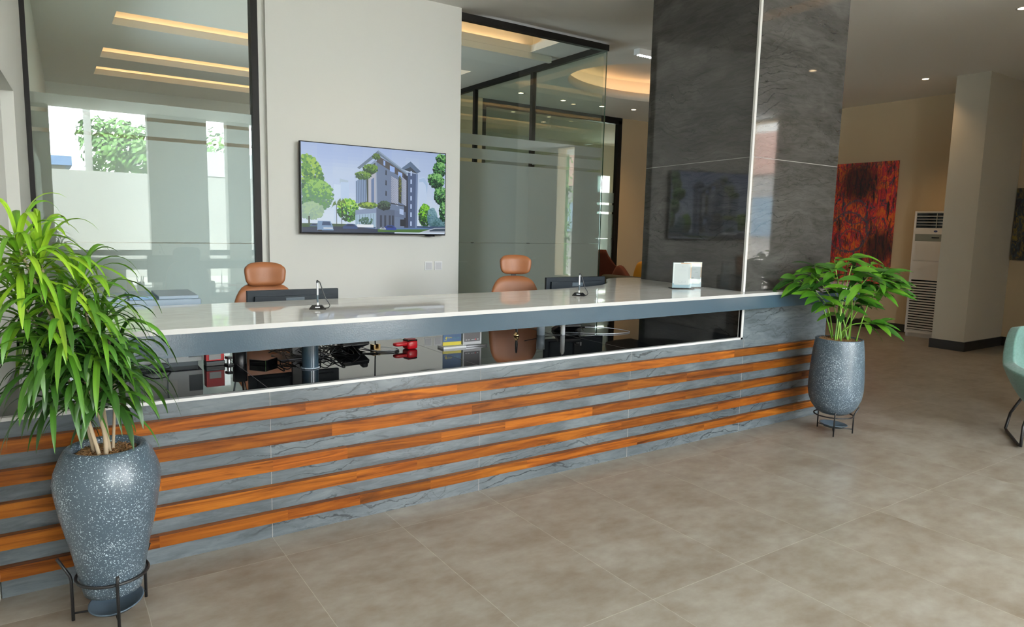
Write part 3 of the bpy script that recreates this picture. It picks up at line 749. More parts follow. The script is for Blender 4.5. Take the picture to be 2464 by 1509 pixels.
# ------------------------------------------------------------------ office chairs
def office_chair(loc, rz, label, top, headz, tilt=0.0):
    c = empty('office_chair', (loc[0], loc[1], 0), rz, label, 'office chair', 'tan office chairs behind the counter')
    def cushion(name, w, h, cz, y, th, curve, mat, par, taper=.0, e=.35):
        m = MB()
        def fn(u, v, s):
            X = (u - .5) * 2; Z = (v - .5) * 2
            k = max(abs(X), abs(Z)) or 1; r = (abs(X) ** 5 + abs(Z) ** 5) ** .2 or 1; f = 1 + (k / r - 1) * k ** 3
            X2, Z2 = X * math.sqrt(1 - .30 * Z * Z * Z * Z), Z * math.sqrt(1 - .30 * X * X * X * X)
            ww = w / 2 * (1 + taper * Z2)
            edge = max(0.0, 1 - X ** 8) * max(0.0, 1 - Z ** 8)
            yy = y - curve * (X2 ** 2) + (-.5 - .5 * edge) * th * s + (th * .1 * Z2)
            return Vector((X2 * ww, yy - s * 0, cz + Z2 * h / 2 + .012 * (1 - X2 ** 2) * (1 if Z2 > .9 else 0)))
        m.grid(lambda u, v: fn(u, v, 1), 18, 14, mat); m.grid(lambda u, v: fn(u, v, -.4), 18, 14, 'black_plastic')
        bmesh.ops.remove_doubles(m.bm, verts=m.bm.verts, dist=1e-4)
        # bridge the rim
        bd = [e_ for e_ in m.bm.edges if e_.is_boundary]
        try: bmesh.ops.bridge_loops(m.bm, edges=bd)
        except Exception: pass
        return m.build(name, par)
    cushion('headrest', .265, .155, headz, .02, .045, .05, 'leather_tan', c, .07)
    bk = cushion('backrest', .44, .56, top - .28, .03, .05, .05, 'leather_tan', c, -.10)
    bx('headrest_bracket', (-.02, .035, top - .12), (.02, .05, headz), 'black_plastic', c)
    m = MB(); m.blob((0, -.22, .50), .25, .25, .045, 'leather_tan', e=.45); m.build('seat', c)
    m = MB(); m.lathe([(.03, .10), (.03, .46)], 'black_metal', 16, (0, -.2, 0)); m.build('gas_column', c)
    m = MB()
    for i in range(5):
        a = i * 2 * PI / 5; m.tube([(0, -.2, .11), (.30 * math.cos(a), -.2 + .30 * math.sin(a), .075)], .02, 'black_metal')
    m.build('star_base', c)
    for i in range(5):
        a = i * 2 * PI / 5; m = MB(); m.tube([(.30 * math.cos(a) - .02, -.2 + .30 * math.sin(a), .03), (.30 * math.cos(a) + .02, -.2 + .30 * math.sin(a), .03)], .03, 'rubber_black', 12); m.build('caster', c)
    for s in (-1, 1):
        m = MB(); m.tube([(s * .22, -.15, .47), (s * .29, -.15, .50), (s * .29, -.15, .66)], .014, 'black_metal'); m.box((s * .29 - .035, -.28, .66), (s * .29 + .035, -.05, .685), 'black_plastic'); m.build('armrest', c)
    m = MB(); m.tube([(0, .05, .46), (0, .09, .7), (0, .06, top - .1)], .02, 'black_metal'); m.build('back_support', c)
office_chair((.985, 1.55), -.05, 'tan leather office chair with headrest behind the nearer monitor', 1.13, 1.195)
office_chair((3.09, 1.55), -.42, 'tan leather office chair turned towards the grey column in front of dark frosted glass', 1.135, 1.24)

# ------------------------------------------------------------------ things on the desk and the counter
DZ = .755
def monitor(loc, rz, w, top, label, vent=True):
    c = empty('computer_monitor', (loc[0], loc[1], DZ), rz, label, 'computer monitor', 'monitors on the black desk')
    H = top - DZ
    m = MB(); m.box((-w / 2, -.012, H - .31), (w / 2, .014, H), 'monitor_black', bev=.003); m.box((-w / 2 + .04, -.03, H - .29), (w / 2 - .04, -.012, H - .035), 'monitor_black'); m.build('housing', c)
    bx('display', (-w / 2 + .008, .014, H - .30), (w / 2 - .008, .016, H - .008), 'gloss_black', c)
    if vent: bx('cover_plate', (-.055, -.0325, H - .075), (.055, -.03, H - .045), 'dark_grey_plastic', c)
    bx('stand_neck', (-.03, -.055, .005), (.03, -.03, H - .12), 'black_plastic', c)
    bx('stand_foot', (-.12, -.12, 0), (.12, .08, .008), 'black_plastic', c, .003)
    bx('rating_label', (-w / 2 + .02 + .30, -.0312, H - .27), (-w / 2 + .02 + .34, -.0302, H - .24), 'label_paper', c)
monitor((.958, .78), 0.0, .545, 1.162, 'back of the black computer monitor in front of the nearer tan chair')
monitor((3.39, 1.085), -.06, .60, 1.165, 'back of the black computer monitor beside the second tan chair')

def desk_pen(loc, rz, label):
    c = empty('desk_pen', (loc[0], loc[1], 1.112), rz, label, 'pen holder', 'pens on holders on the white countertop')
    m = MB()
    a = [(-.042, -.022), (.042, -.022), (.042, .022), (-.042, .022)]; b = [(-.028, -.014), (.022, -.014), (.022, .014), (-.028, .014)]
    lo = [m.bm.verts.new((x, y, 0)) for x, y in a]; l2 = [m.bm.verts.new((x, y, .005)) for x, y in a]; hi = [m.bm.verts.new((x, y, .022)) for x, y in b]
    m.face(lo[::-1], 'gloss_black'); m.face(hi, 'gloss_black')
    for p, q in ((lo, l2), (l2, hi)):
        for i in range(4): m.face([p[i], p[(i + 1) % 4], q[(i + 1) % 4], q[i]], 'gloss_black')
    base = m.build('holder_base', c)
    bx('base_label', (-.012, -.0195, .010), (.012, -.0165, .015), 'label_paper', base)
    m = MB(); m.lathe([(.0015, .015), (.0035, .032), (.0048, .045), (.0052, .075)], 'dark_grey_plastic', 12); m.lathe([(.005, .018), (.005, .036)], 'label_paper', 12); m.lathe([(.0052, .075), (.0052, .138), (.004, .146)], 'silver_plastic', 12, cap1=True); m.lathe([(.0055, .139), (.0055, .150), (.002, .153)], 'black_plastic', 12, cap1=True); m.build('pen', c)
    m = MB(); m.tube([(.002, 0, .150), (.012, 0, .142), (.021, 0, .115), (.030, 0, .085), (.042, 0, .055), (.056, 0, .035), (.062, 0, .02), (.056, 0, .009), (.045, 0, .006), (.034, 0, .006)], .0028, 'black_plastic', 8); m.build('cord', c)
desk_pen((.898, .165), -.35, 'silver pen on a black holder standing before the nearer monitor')
desk_pen((2.712, .222), -.95, 'silver pen on a black holder nearer the acrylic card stands')

def card_stand(loc, rz, label, group, kind):
    c = empty('card_stand', (loc[0], loc[1], loc[2]), rz, label, 'sign stand', group)
    if kind == 'acrylic_a' or kind == 'acrylic_b':
        bx('stand_foot', (-.095, -.035, 0), (.095, .035, .008), 'gloss_black', c, .002)
        m = MB(); m.box((-.075, -.004, .008), (.075, .004, .205), 'card_blue_grey'); m.box((-.074, -.0045, .045), (.074, -.0041, .204), 'label_paper'); m.poly([(.060, -.0047, .09), (.074, -.0047, .08), (.074, -.0047, .204), (-.02, -.0047, .204), (-.01, -.0047, .196), (.060, -.0047, .196)], 'peach'); m.build('card_backing', c)
        bx('acrylic_sheet', (-.077, -.0075, .008), (.077, -.0065, .209), 'glass_clear', c)
        m = MB(); r = .010; pts = []
        for cx, cz, a0 in ((.066 - r, .196 - r, 0), (-.066 + r, .196 - r, PI / 2), (-.066 + r, .030 + r, PI), (.066 - r, .030 + r, 1.5 * PI)):
            for i in range(5): a = a0 + i * PI / 8; pts.append((cx + r * math.cos(a), -.0050, cz + r * math.sin(a)))
        m.poly(pts, 'paper'); m.build('card', c)
        m = MB()
        if kind == 'acrylic_a':
            m.box((-.030, -.0056, .048), (.030, -.0052, .062), 'ink_grey'); m.box((-.028, -.0058, .050), (-.002, -.0054, .060), 'paper'); m.box((.001, -.0058, .050), (.028, -.0054, .060), 'paper')
        m.lathe([(.003, 0), (.005, 0)], 'ink_grey', 16, xf=Matrix.Translation((0, -.0054, .176)) @ Matrix.Rotation(PI / 2, 4, 'X'))
        if kind == 'acrylic_b':
            for q in (.150, .140): m.box((-.03, -.0056, q), (.03, -.0053, q + .0025), 'ink_grey')
            for q in (-.045, .02): m.box((q, -.0056, .122), (q + .024, -.0053, .126), 'ink_grey')
            m.box((-.012, -.0056, .076), (.012, -.0053, .080), 'ink')
        m.build('printed_mark', c)
        text('printed_text', 'Connect with us', .0095, 'ink_grey', (-.034, -.0053, .145), (PI / 2, 0, 0), c, .00005)
    return c
card_stand((3.888, .378, 1.112), -.50, 'clear acrylic card stand overlapping in front, with one framed line at its foot', 'acrylic card stands by the column', 'acrylic_a')
card_stand((4.055, .420, 1.112), -.50, 'clear acrylic card stand half hidden behind the other stand by the column', 'acrylic card stands by the column', 'acrylic_b')
# sign stands on the black desk
c = empty('card_stand', (1.955, .615, DZ), -.03, 'blue and yellow payment sign in a white base on the black desk', 'sign stand', 'payment signs on the black desk')
bx('stand_foot', (-.085, -.045, 0), (.085, .045, .014), 'white_plastic', c, .001)
m = MB(); m.box((-.068, -.003, .014), (.068, .003, .18), 'card_blue'); m.box((-.0685, -.0035, .016), (.0685, .0035, .040), 'card_yellow'); m.build('card', c)
m = MB(); m.poly([(-.052, -.0034, .066), (-.045, -.0034, .076), (-.045, -.0034, .058)], 'card_yellow'); m.box((-.0445, -.0038, .058), (-.041, -.0032, .076), 'card_yellow'); m.build('printed_mark', c); bx('printed_line', (-.058, -.0038, .052), (-.040, -.0032, .0545), 'card_yellow', c)
text('printed_text', 'MyMo', .014, 'card_yellow', (-.037, -.0036, .064), (PI / 2, 0, 0), c, .0001)
text('printed_text', 'PULL WITH', .009, 'card_green', (.008, -.0036, .060), (PI / 2, 0, 0), c, .0001)
c = empty('card_stand', (2.105, .60, DZ), -.03, 'black payment sign with white border in a black base on the black desk', 'sign stand', 'payment signs on the black desk')
bx('stand_foot', (-.080, -.03, 0), (.10, .03, .013), 'gloss_black', c, .002)
bx('card_backing', (-.075, -.003, .014), (.068, .003, .20), 'paper', c); bx('card', (-.066, -.0036, .034), (.056, -.0028, .19), 'card_black', c)
m = MB()
m.lathe([(.0, 0), (.0045, 0)], 'paper', 12, xf=Matrix.Translation((-.050, -.0040, .046)) @ Matrix.Rotation(PI / 2, 4, 'X'))
m.lathe([(.0, 0), (.0042, 0)], 'red_plastic', 12, xf=Matrix.Translation((.022, -.0040, .047)) @ Matrix.Rotation(PI / 2, 4, 'X'))
for x in (-.038, -.030): m.box((x, -.0041, .042), (x + .005, -.0037, .050), 'paper')
for x in (-.010, .004, .034): m.box((x, -.0041, .045), (x + .010, -.0037, .049), 'label_paper')
m.build('printed_mark', c)
# red card terminal
c = empty('card_terminal', (1.675, .70, DZ), .15, 'red handheld payment terminal lying on the black desk', 'payment terminal')
m = MB(); m.blob((.014, 0, .030), .040, .040, .030, 'red_plastic', e=.42); m.blob((-.055, 0, .038), .056, .024, .013, 'red_plastic', e=.5); m.build('body', c)
m = MB(); m.box((-.022, -.034, .052), (.050, .034, .064), 'gloss_black', bev=.005); m.build('display', c)
m = MB(); m.box((-.016, -.026, .064), (.042, .026, .068), 'red_dark', bev=.002); m.build('printer_lid', c)
# brass stamp weight and desk phone
c = empty('desk_organiser', (1.475, .77, DZ), .2, 'small brass block with slots beside the desk telephone', 'brass block')
m = MB()
m.box((-.025, -.02, 0), (.025, .02, .008), 'brass')
for x in (-.025, .011): m.box((x, -.02, .008), (x + .014, .02, .036), 'brass')
m.build('block', c)
m = MB(); m.tube([(0, 0, .01), (0, .004, .10), (.002, .008, .19)], .0045, 'black_metal'); m.build('rod', c)
def phone(loc, rz, label):
    c = empty('telephone', (loc[0], loc[1], DZ), rz, label, 'telephone', 'black telephones on the desk')
    m = MB(); A = Matrix.Translation((0, 0, .03)) @ Matrix.Rotation(.35, 4, 'X'); m.box((-.10, -.09, -.012), (.09, .09, .018), 'black_plastic', xf=A, bev=.006); m.box((-.08, .02, -.02), (.07, .08, .0), 'black_plastic'); m.build('body', c)
    m = MB(); m.blob((-.075, -.075, .030), .022, .03, .014, 'black_plastic', xf=A); m.blob((-.075, .065, .030), .022, .03, .014, 'black_plastic', xf=A); m.box((-.088, -.07, .028), (-.062, .06, .045), 'black_plastic', xf=A, bev=.004); m.build('handset', c)
    m = MB(); m.box((.0, .02, .018), (.08, .075, .0195), 'dark_grey_plastic', xf=A); m.build('display', c)
phone((1.30, .78), PI + .15, 'black desk telephone lying between the round post and the red terminal')
phone((3.12, .86), PI - .3, 'black desk telephone in front of the second monitor')
# black adapter box
c = empty('network_box', (.735, .63, DZ), .68, 'small glossy black box on the desk left of the round post', 'router')
bx('body', (-.055, -.055, 0), (.055, .055, .032), 'gloss_black', c, .003)
bx('indicator', (.052, -.01, .006), (.0558, -.006, .026), 'label_paper', c)
# mesh pen cup
c = empty('pen_cup', (.622, .70, DZ), 0, 'black mesh cup of pens and scissors on the desk', 'pen cup')
m = MB(); m.lathe([(.035, 0), (.038, .10), (.040, .10), (.037, 0)], 'black_plastic', 24, cap0=True); m.build('cup', c)
def cup_pen(x, y, tx, ty, mat, label):
    m = MB(); m.tube([(x, y, .01), (tx, ty, .165)], .005, mat); o = m.build('pen', None); o.location = (.622, .70, DZ); tag(o, label, 'pen', 'pens standing in the mesh cup')
for i, (a, b, t, m_) in enumerate([(-.01, 0, -.03, 'grey_plastic'), (.01, .01, .02, 'chrome'), (0, -.012, .012, 'black_plastic')]): cup_pen(a, b, a + t, b - .01, m_, ['grey pen leaning left in the black mesh cup', 'chrome pen in the black mesh cup', 'black pen in the black mesh cup'][i])
# red sample box and hole punch
c = empty('card_box', (.490, .73, DZ), .02, 'red desk box with a white paper window beside the grey printer', 'box')
m = MB(); m.box((-.048, -.03, .028), (.048, .03, .12), 'red_plastic', bev=.002); m.build('body', c)
m = MB(); m.box((-.050, -.04, 0), (.050, .03, .028), 'black_plastic', bev=.003); m.box((-.046, -.042, .018), (.046, -.038, .024), 'dark_grey_plastic'); m.build('tray', c)
bx('paper_window', (-.032, -.034, .035), (.030, -.0305, .072), 'paper', c, .001)
c = empty('hole_punch', (.558, .68, DZ), .3, 'small black and chrome hole punch beside the red box', 'hole punch')
m = MB(); m.box((-.018, -.025, 0), (.018, .025, .010), 'black_plastic', bev=.002); m.box((-.014, -.02, .035), (.016, .02, .050), 'black_plastic', bev=.003); m.build('body', c)
m = MB(); m.lathe([(.010, .010), (.010, .036)], 'chrome', 16); m.build('plunger', c)
# printer
c = empty('printer', (.135, .92, DZ), -.02, 'grey office printer on the desk left of the red box', 'printer')
m = MB(); m.box((-.30, -.17, .025), (.30, .28, .27), 'light_grey_plastic', bev=.004); m.box((-.28, -.15, 0), (.28, .26, .025), 'dark_grey_plastic'); m.build('body', c)
m = MB(); m.box((-.31, -.14, .27), (.31, .28, .372), 'printer_top', bev=.006); m.box((-.28, -.12, .372), (-.05, .20, .386), 'printer_top', bev=.002); m.box((-.04, -.12, .372), (.075, .20, .392), 'printer_tray', bev=.003); m.box((-.03, -.10, .392), (.06, .18, .3925), 'printer_top'); m.box((.10, -.12, .372), (.30, .26, .390), 'printer_top', bev=.003)
m.build('scanner_lid', c)
m = MB(); m.box((-.20, -.1715, .07), (-.035, -.1702, .15), 'label_paper'); m.build('rating_label', c)
m = MB(); m.box((.0, -.1715, .07), (.17, -.1702, .15), 'label_paper'); m.box((.11, -.1722, .115), (.117, -.1716, .122), 'ink'); m.build('rating_label', c)
m = MB(); m.box((.23, -.1715, .18), (.28, -.1702, .23), 'grey_plastic'); m.box((.245, -.1725, .19), (.265, -.1716, .22), 'ink'); m.build('power_socket', c)
m = MB(); m.box((.23, -.172, .05), (.30, -.1702, .14), 'dark_grey_plastic'); m.build('side_panel', c)
# cables
def cable(pts, r, mat, label, group='loose cables on the black desk', n=12):
    P = [tuple(p) for p in pts]; out = []
    Q = [P[0]] + P + [P[-1]]
    for i in range(1, len(Q) - 2):
        p0, p1, p2, p3 = [Vector(q) for q in Q[i - 1:i + 3]]
        for k in range(n):
            t = k / n; out.append(.5 * ((2 * p1) + (-p0 + p2) * t + (2 * p0 - 5 * p1 + 4 * p2 - p3) * t * t + (-p0 + 3 * p1 - 3 * p2 + p3) * t ** 3))
    out.append(Vector(P[-1]))
    m = MB(); m.tube(out, r, mat, 6); o = m.build('cable'); tag(o, label, 'cable', group); return o
z = DZ + .006
cable([(.06, .73, z), (.13, .70, z + .012), (.18, .69, z + .034), (.24, .69, z + .03), (.262, .70, z + .004), (.20, .71, z), (.08, .72, z)], .0035, 'black_plastic', 'thick black cable looped at the foot of the grey printer')
cable([(.262, .738, DZ + .22), (.252, .736, DZ + .12), (.258, .732, DZ + .04), (.266, .722, z + .01), (.24, .71, z)], .0035, 'grey_plastic', 'grey power lead hanging down the back of the printer')
CABL = ['thin black cable in the tangle behind the round post'] * 16
rr = random.Random(21)
for i in range(16):
    x0 = rr.uniform(.80, 1.0); y0 = rr.uniform(.62, .95); pts = [(x0, y0, z + rr.uniform(0, .04))]
    for k in range(6): x0 += rr.uniform(.0, .11); y0 = .78 + rr.uniform(-.16, .16); pts.append((x0, y0, z + max(0, rr.uniform(-.02, .07))))
    cable(pts, rr.choice((.0022, .003, .0036)), 'black_plastic', CABL[i])
rr = random.Random(4)
for i in range(3):
    cable([(1.36, .76, z + .01), (1.45, .70 - .03 * i, z), (1.56, .66 - .02 * i, z), (1.60, .72, z), (1.5, .78, z + .01)], .0025, 'black_plastic' if i else 'silver_plastic', ['pale thin cable looped beside the brass block', 'black thin cable looped beside the brass block', 'black thin cable looped beside the brass block'][i])
cable([(3.05, .80, z), (3.25, .62, z), (3.42, .56, z), (3.56, .60, z), (3.44, .72, z + .02), (3.25, .78, z + .03)], .003, 'silver_plastic', 'pale cable looped on the desk near the column')
cable([(2.75, .9, z + .05), (2.9, .75, z), (3.05, .70, z), (3.2, .74, z), (3.3, .9, z + .02)], .003, 'black_plastic', 'black cable curving below the second monitor')
# things seen mostly as reflections on the far part of the desk
c = empty('water_bottle', (2.98, .72, DZ), 0, 'slim white bottle standing on the desk by the second monitor', 'bottle')
m = MB(); m.lathe([(.016, 0), (.017, .01), (.017, .13), (.008, .15)], 'label_paper', 20, cap0=True); m.build('body', c)
m = MB(); m.lathe([(.009, .15), (.009, .17)], 'chrome', 16, cap1=True); m.build('cap', c)
c = empty('pen_cup', (2.83, .80, DZ), 0, 'tall glass cup with a paper strip beside the slim white bottle', 'cup')
m = MB(); m.lathe([(.030, 0), (.033, .11), (.031, .11), (.028, .003)], 'grey_plastic', 20, cap0=True); m.build('cup', c)
c = empty('desk_stamp', (2.62, .82, DZ), 0, 'brass stamp with black handle in front of the second tan chair', 'stamp')
m = MB(); m.lathe([(.020, 0), (.022, .012), (.014, .022), (.008, .03)], 'brass', 20, cap0=True); m.build('base', c)
m = MB(); m.lathe([(.008, .03), (.011, .06), (.007, .12), (.003, .128)], 'black_plastic', 16, cap1=True); m.build('handle', c)

# ------------------------------------------------------------------ planters
def plant_pot(root, prof, rim_z, soil_r, soil_z, mat='speckled_pot'):
    m = MB(); m.lathe(prof, mat, 64, cap0=True); m.build('pot', root)
    m = MB(); rr = random.Random(3)
    m.lathe([(soil_r, soil_z - .01), (soil_r * .6, soil_z + .005), (0.001, soil_z + .01)], 'coir', 32, tone=(.12, .065, .03))
    for i in range(420):
        a = rr.uniform(0, 2 * PI); r = soil_r * math.sqrt(rr.random()) * .93; x, y = r * math.cos(a), r * math.sin(a); d = rr.uniform(0, 2 * PI); L = rr.uniform(.02, .06)
        p = []
        for k in range(4):
            px = x + math.cos(d) * L * (k / 3 - .5); py = y + math.sin(d) * L * (k / 3 - .5); q = math.hypot(px, py)
            if q > soil_r * .96: px *= soil_r * .96 / q; py *= soil_r * .96 / q
            p.append((px, py, soil_z + .004 + rr.uniform(0, .012) + .008 * math.sin(k * PI / 3))); d += rr.uniform(-.5, .5)
        t = rr.uniform(.5, 1.3); m.tube(p, .0011, 'coir', 3, tone=(.36 * t, .19 * t, .075 * t))
    m.build('coir_mulch', root)
def plant_stand(loc, feet, ring_r, ring_z, up, r, label, brace_z, twist=True):
    c = empty('plant_stand', loc, 0, label, 'plant stand', 'wire stands under the plant pots')
    m = MB(); m.tube([(ring_r * math.cos(i * PI / 24), ring_r * math.sin(i * PI / 24), ring_z) for i in range(48)], r, 'black_metal', 8, closed=True)
    m.build('ring', c)
    for a, fr, ht in feet:
        ca, sa = math.cos(a), math.sin(a); m = MB()
        m.tube([(fr * ca, fr * sa, r), (fr * ca, fr * sa, ring_z - .01), ((fr + .004) * ca, (fr + .004) * sa, ring_z + .01), ((fr + .5 * ht) * ca, (fr + .5 * ht) * sa, ring_z + ht)], r, 'black_metal', 8); m.build('leg', c)
    m = MB()
    for a, fr, ht in feet: m.tube([(0, 0, brace_z), (fr * math.cos(a), fr * math.sin(a), brace_z)], r * .7, 'black_metal', 6)
    m.build('cross_brace', c)
def saucer(loc, rx, rim, label, tilt=(0, 0)):
    c = MB(); c.lathe([(rx * .75, 0), (rx, rim), (rx * 1.03, rim), (rx * 1.03, rim + .004), (rx * .97, rim + .004), (rx * .74, .006), (.001, .006)], 'saucer_paint', 48, cap0=True)
    o = c.build('saucer'); o.location = loc; o.rotation_euler = (tilt[0], tilt[1], 0); return tag(o, label, 'saucer', 'saucers under the plant pots')

# left planter --------------------------------------------------
LP = (-.112, -.375, 0)
root = empty('potted_plant', (LP[0], LP[1], .112), 0, 'tall plant with long drooping strap leaves in a wide speckled blue grey pot', 'potted plant')
plant_pot(root, [(.088, 0), (.100, .004), (.106, .03), (.136, .19), (.167, .33), (.181, .42), (.184, .455), (.177, .495), (.155, .553), (.141, .577), (.134, .583), (.120, .581), (.114, .572), (.110, .53)], .59, .112, .545)
def keep_clear(p, edge, x_end):
    # leaves press against the wall, the slats and the overhanging top instead of passing through
    q = Vector(p) + G; q.x = max(q.x, LW(min(q.y, 0)) + .012)
    lim = edge if .975 < q.z < 1.12 and q.x < x_end else (-.052 if q.z <= .975 else (-.012 if 4.1 < q.x < 5.33 else 9))
    q.y = min(q.y, lim)
    return q - G
def strap_leaf(m, base, az, el, L, wd, droop, col, seg=9, twist=0.0):
    # arching strap with a central crease
    d = Vector((math.cos(az) * math.cos(el), math.sin(az) * math.cos(el), math.sin(el)))
    p = Vector(base); side0 = Vector((-math.sin(az), math.cos(az), 0)); rows = []
    for i in range(seg + 1):
        t = i / seg
        w = wd * min(1.0, .5 + 2.2 * t) * (1 - max(0, (t - .62) / .38) ** 1.9) * .5
        w = max(w, .0006)
        n = d.cross(side0).normalized(); s = (side0 * math.cos(twist * t) + n * math.sin(twist * t))
        nn = d.cross(s)
        rows.append((p - s * w - nn * w * .25, p.copy(), p + s * w - nn * w * .25, t))
        d = d + Vector((0, 0, -droop * (.25 + 1.1 * t) / seg * 2.2)); d.normalize()
        p = p + d * (L / seg)
    vs = [[m.bm.verts.new(keep_clear(q, -.292, 9)) for q in r[:3]] for r in rows]
    for i in range(seg):
        t = rows[i][3]
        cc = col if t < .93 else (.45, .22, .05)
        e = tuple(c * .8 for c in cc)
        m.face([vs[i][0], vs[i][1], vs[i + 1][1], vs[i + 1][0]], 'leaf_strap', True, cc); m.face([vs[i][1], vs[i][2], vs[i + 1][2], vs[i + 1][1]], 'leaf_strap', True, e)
rr = random.Random(12)
G = Vector((LP[0], LP[1], .112))
# crowns: world positions of the growing tips
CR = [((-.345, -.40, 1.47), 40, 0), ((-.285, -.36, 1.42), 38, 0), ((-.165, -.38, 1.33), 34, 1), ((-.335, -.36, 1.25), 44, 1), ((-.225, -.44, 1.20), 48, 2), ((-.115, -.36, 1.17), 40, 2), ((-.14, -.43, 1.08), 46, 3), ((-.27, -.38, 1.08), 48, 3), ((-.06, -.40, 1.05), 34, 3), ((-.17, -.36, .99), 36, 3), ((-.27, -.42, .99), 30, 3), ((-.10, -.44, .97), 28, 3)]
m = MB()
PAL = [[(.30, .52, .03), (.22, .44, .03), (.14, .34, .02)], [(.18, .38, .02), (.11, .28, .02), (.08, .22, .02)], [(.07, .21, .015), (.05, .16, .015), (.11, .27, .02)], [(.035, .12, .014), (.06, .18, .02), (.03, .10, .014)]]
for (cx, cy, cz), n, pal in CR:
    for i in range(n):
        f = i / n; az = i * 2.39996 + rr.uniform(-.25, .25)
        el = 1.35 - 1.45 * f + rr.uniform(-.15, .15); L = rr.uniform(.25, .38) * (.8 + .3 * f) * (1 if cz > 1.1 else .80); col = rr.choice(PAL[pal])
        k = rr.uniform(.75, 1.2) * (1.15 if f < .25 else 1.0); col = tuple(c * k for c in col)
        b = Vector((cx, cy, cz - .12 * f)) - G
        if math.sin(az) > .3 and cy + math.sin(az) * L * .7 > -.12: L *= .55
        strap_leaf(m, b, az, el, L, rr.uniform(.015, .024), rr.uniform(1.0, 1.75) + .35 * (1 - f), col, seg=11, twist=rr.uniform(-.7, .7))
m.build('foliage', root)
def cane(pts, r0, r1):
    m = MB(); P = spline3(pts); n = len(P); m.tube([Vector(p) - G for p in P], r0, 'cane', 10, rs=[.75 * r0 + .75 * (r1 - r0) * i / (n - 1) for i in range(n)]); m.build('cane', root)
def spline3(P, n=6):
    out = []; Q = [P[0]] + list(P) + [P[-1]]
    for i in range(1, len(Q) - 2):
        p0, p1, p2, p3 = [Vector(q) for q in Q[i - 1:i + 3]]
        for k in range(n): t = k / n; out.append(.5 * ((2 * p1) + (-p0 + p2) * t + (2 * p0 - 5 * p1 + 4 * p2 - p3) * t * t + (-p0 + 3 * p1 - 3 * p2 + p3) * t ** 3))
    out.append(Vector(P[-1])); return out
cane([(-.135, -.41, .655), (-.165, -.42, .80), (-.23, -.41, 1.1), (-.345, -.40, 1.45)], .010, .006)
cane([(-.115, -.41, .655), (-.125, -.41, .80), (-.21, -.39, 1.1), (-.285, -.36, 1.39)], .012, .006)
cane([(-.10, -.38, .655), (-.12, -.38, .90), (-.165, -.38, 1.31)], .009, .005)
cane([(-.15, -.36, .655), (-.20, -.36, .90), (-.335, -.36, 1.23)], .009, .005)
cane([(-.09, -.36, .655), (-.075, -.36, .90), (-.085, -.36, 1.12)], .008, .005)
plant_stand((LP[0], LP[1], 0), [(2.95, .140, .085), (4.75, .140, .05), (.55, .140, .05)], .124, .180, 0, .006, 'black twisted iron rod stand holding the wide plant pot', .035)
saucer((LP[0] + .01, LP[1] - .01, .045), .095, .022, 'blue grey saucer beneath the wide plant pot', (.10, -.12))

# right planter --------------------------------------------------
RP = (4.85, -.40, 0)
root = empty('potted_plant', (RP[0], RP[1], .16), 0, 'glossy broad leaved plant on upright stems in a slimmer speckled pot beside the counter end', 'potted plant')
G = Vector((RP[0], RP[1], .16))
plant_pot(root, [(.06, 0), (.10, .004), (.132, .025), (.168, .07), (.192, .13), (.202, .20), (.201, .27), (.195, .38), (.184, .52), (.173, .592), (.172, .598), (.161, .598), (.159, .59), (.158, .56)], .6, .159, .575)
plant_stand((RP[0], RP[1], 0), [(3.75, .150, .05), (5.45, .150, .07), (1.35, .150, .05)], .142, .150, 0, .0055, 'thin black wire stand holding the slimmer plant pot', .04)
saucer((RP[0] + .01, RP[1] + .0, .048), .10, .022, 'blue grey saucer beneath the slimmer plant pot', (.03, .05))
rr = random.Random(33)
view = Vector((.559, .83, 0)).normalized(); lat = Vector((view.y, -view.x, 0))
def broad_leaf(m, base, d, up, L, wd, col, droop=.5, seg=8):
    d = d.normalized(); s = d.cross(up).normalized(); p = Vector(base); rows = []
    for i in range(seg + 1):
        t = i / seg; w = wd * .5 * math.sin(PI * min(1, t ** .8 * .98 + .02)) ** .8 + .0008
        n = s.cross(d).normalized()
        rows.append((p - s * w + n * w * .16, p.copy(), p + s * w + n * w * .16))
        d = (d + Vector((0, 0, -droop / seg))).normalized(); p = p + d * L / seg
    vs = [[m.bm.verts.new(keep_clear(q, -.125, 6.2)) for q in r] for r in rows]
    for i in range(seg):
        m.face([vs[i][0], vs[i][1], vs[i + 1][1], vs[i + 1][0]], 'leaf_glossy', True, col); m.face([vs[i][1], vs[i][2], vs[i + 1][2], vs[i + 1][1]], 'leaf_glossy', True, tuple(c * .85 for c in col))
stems = []
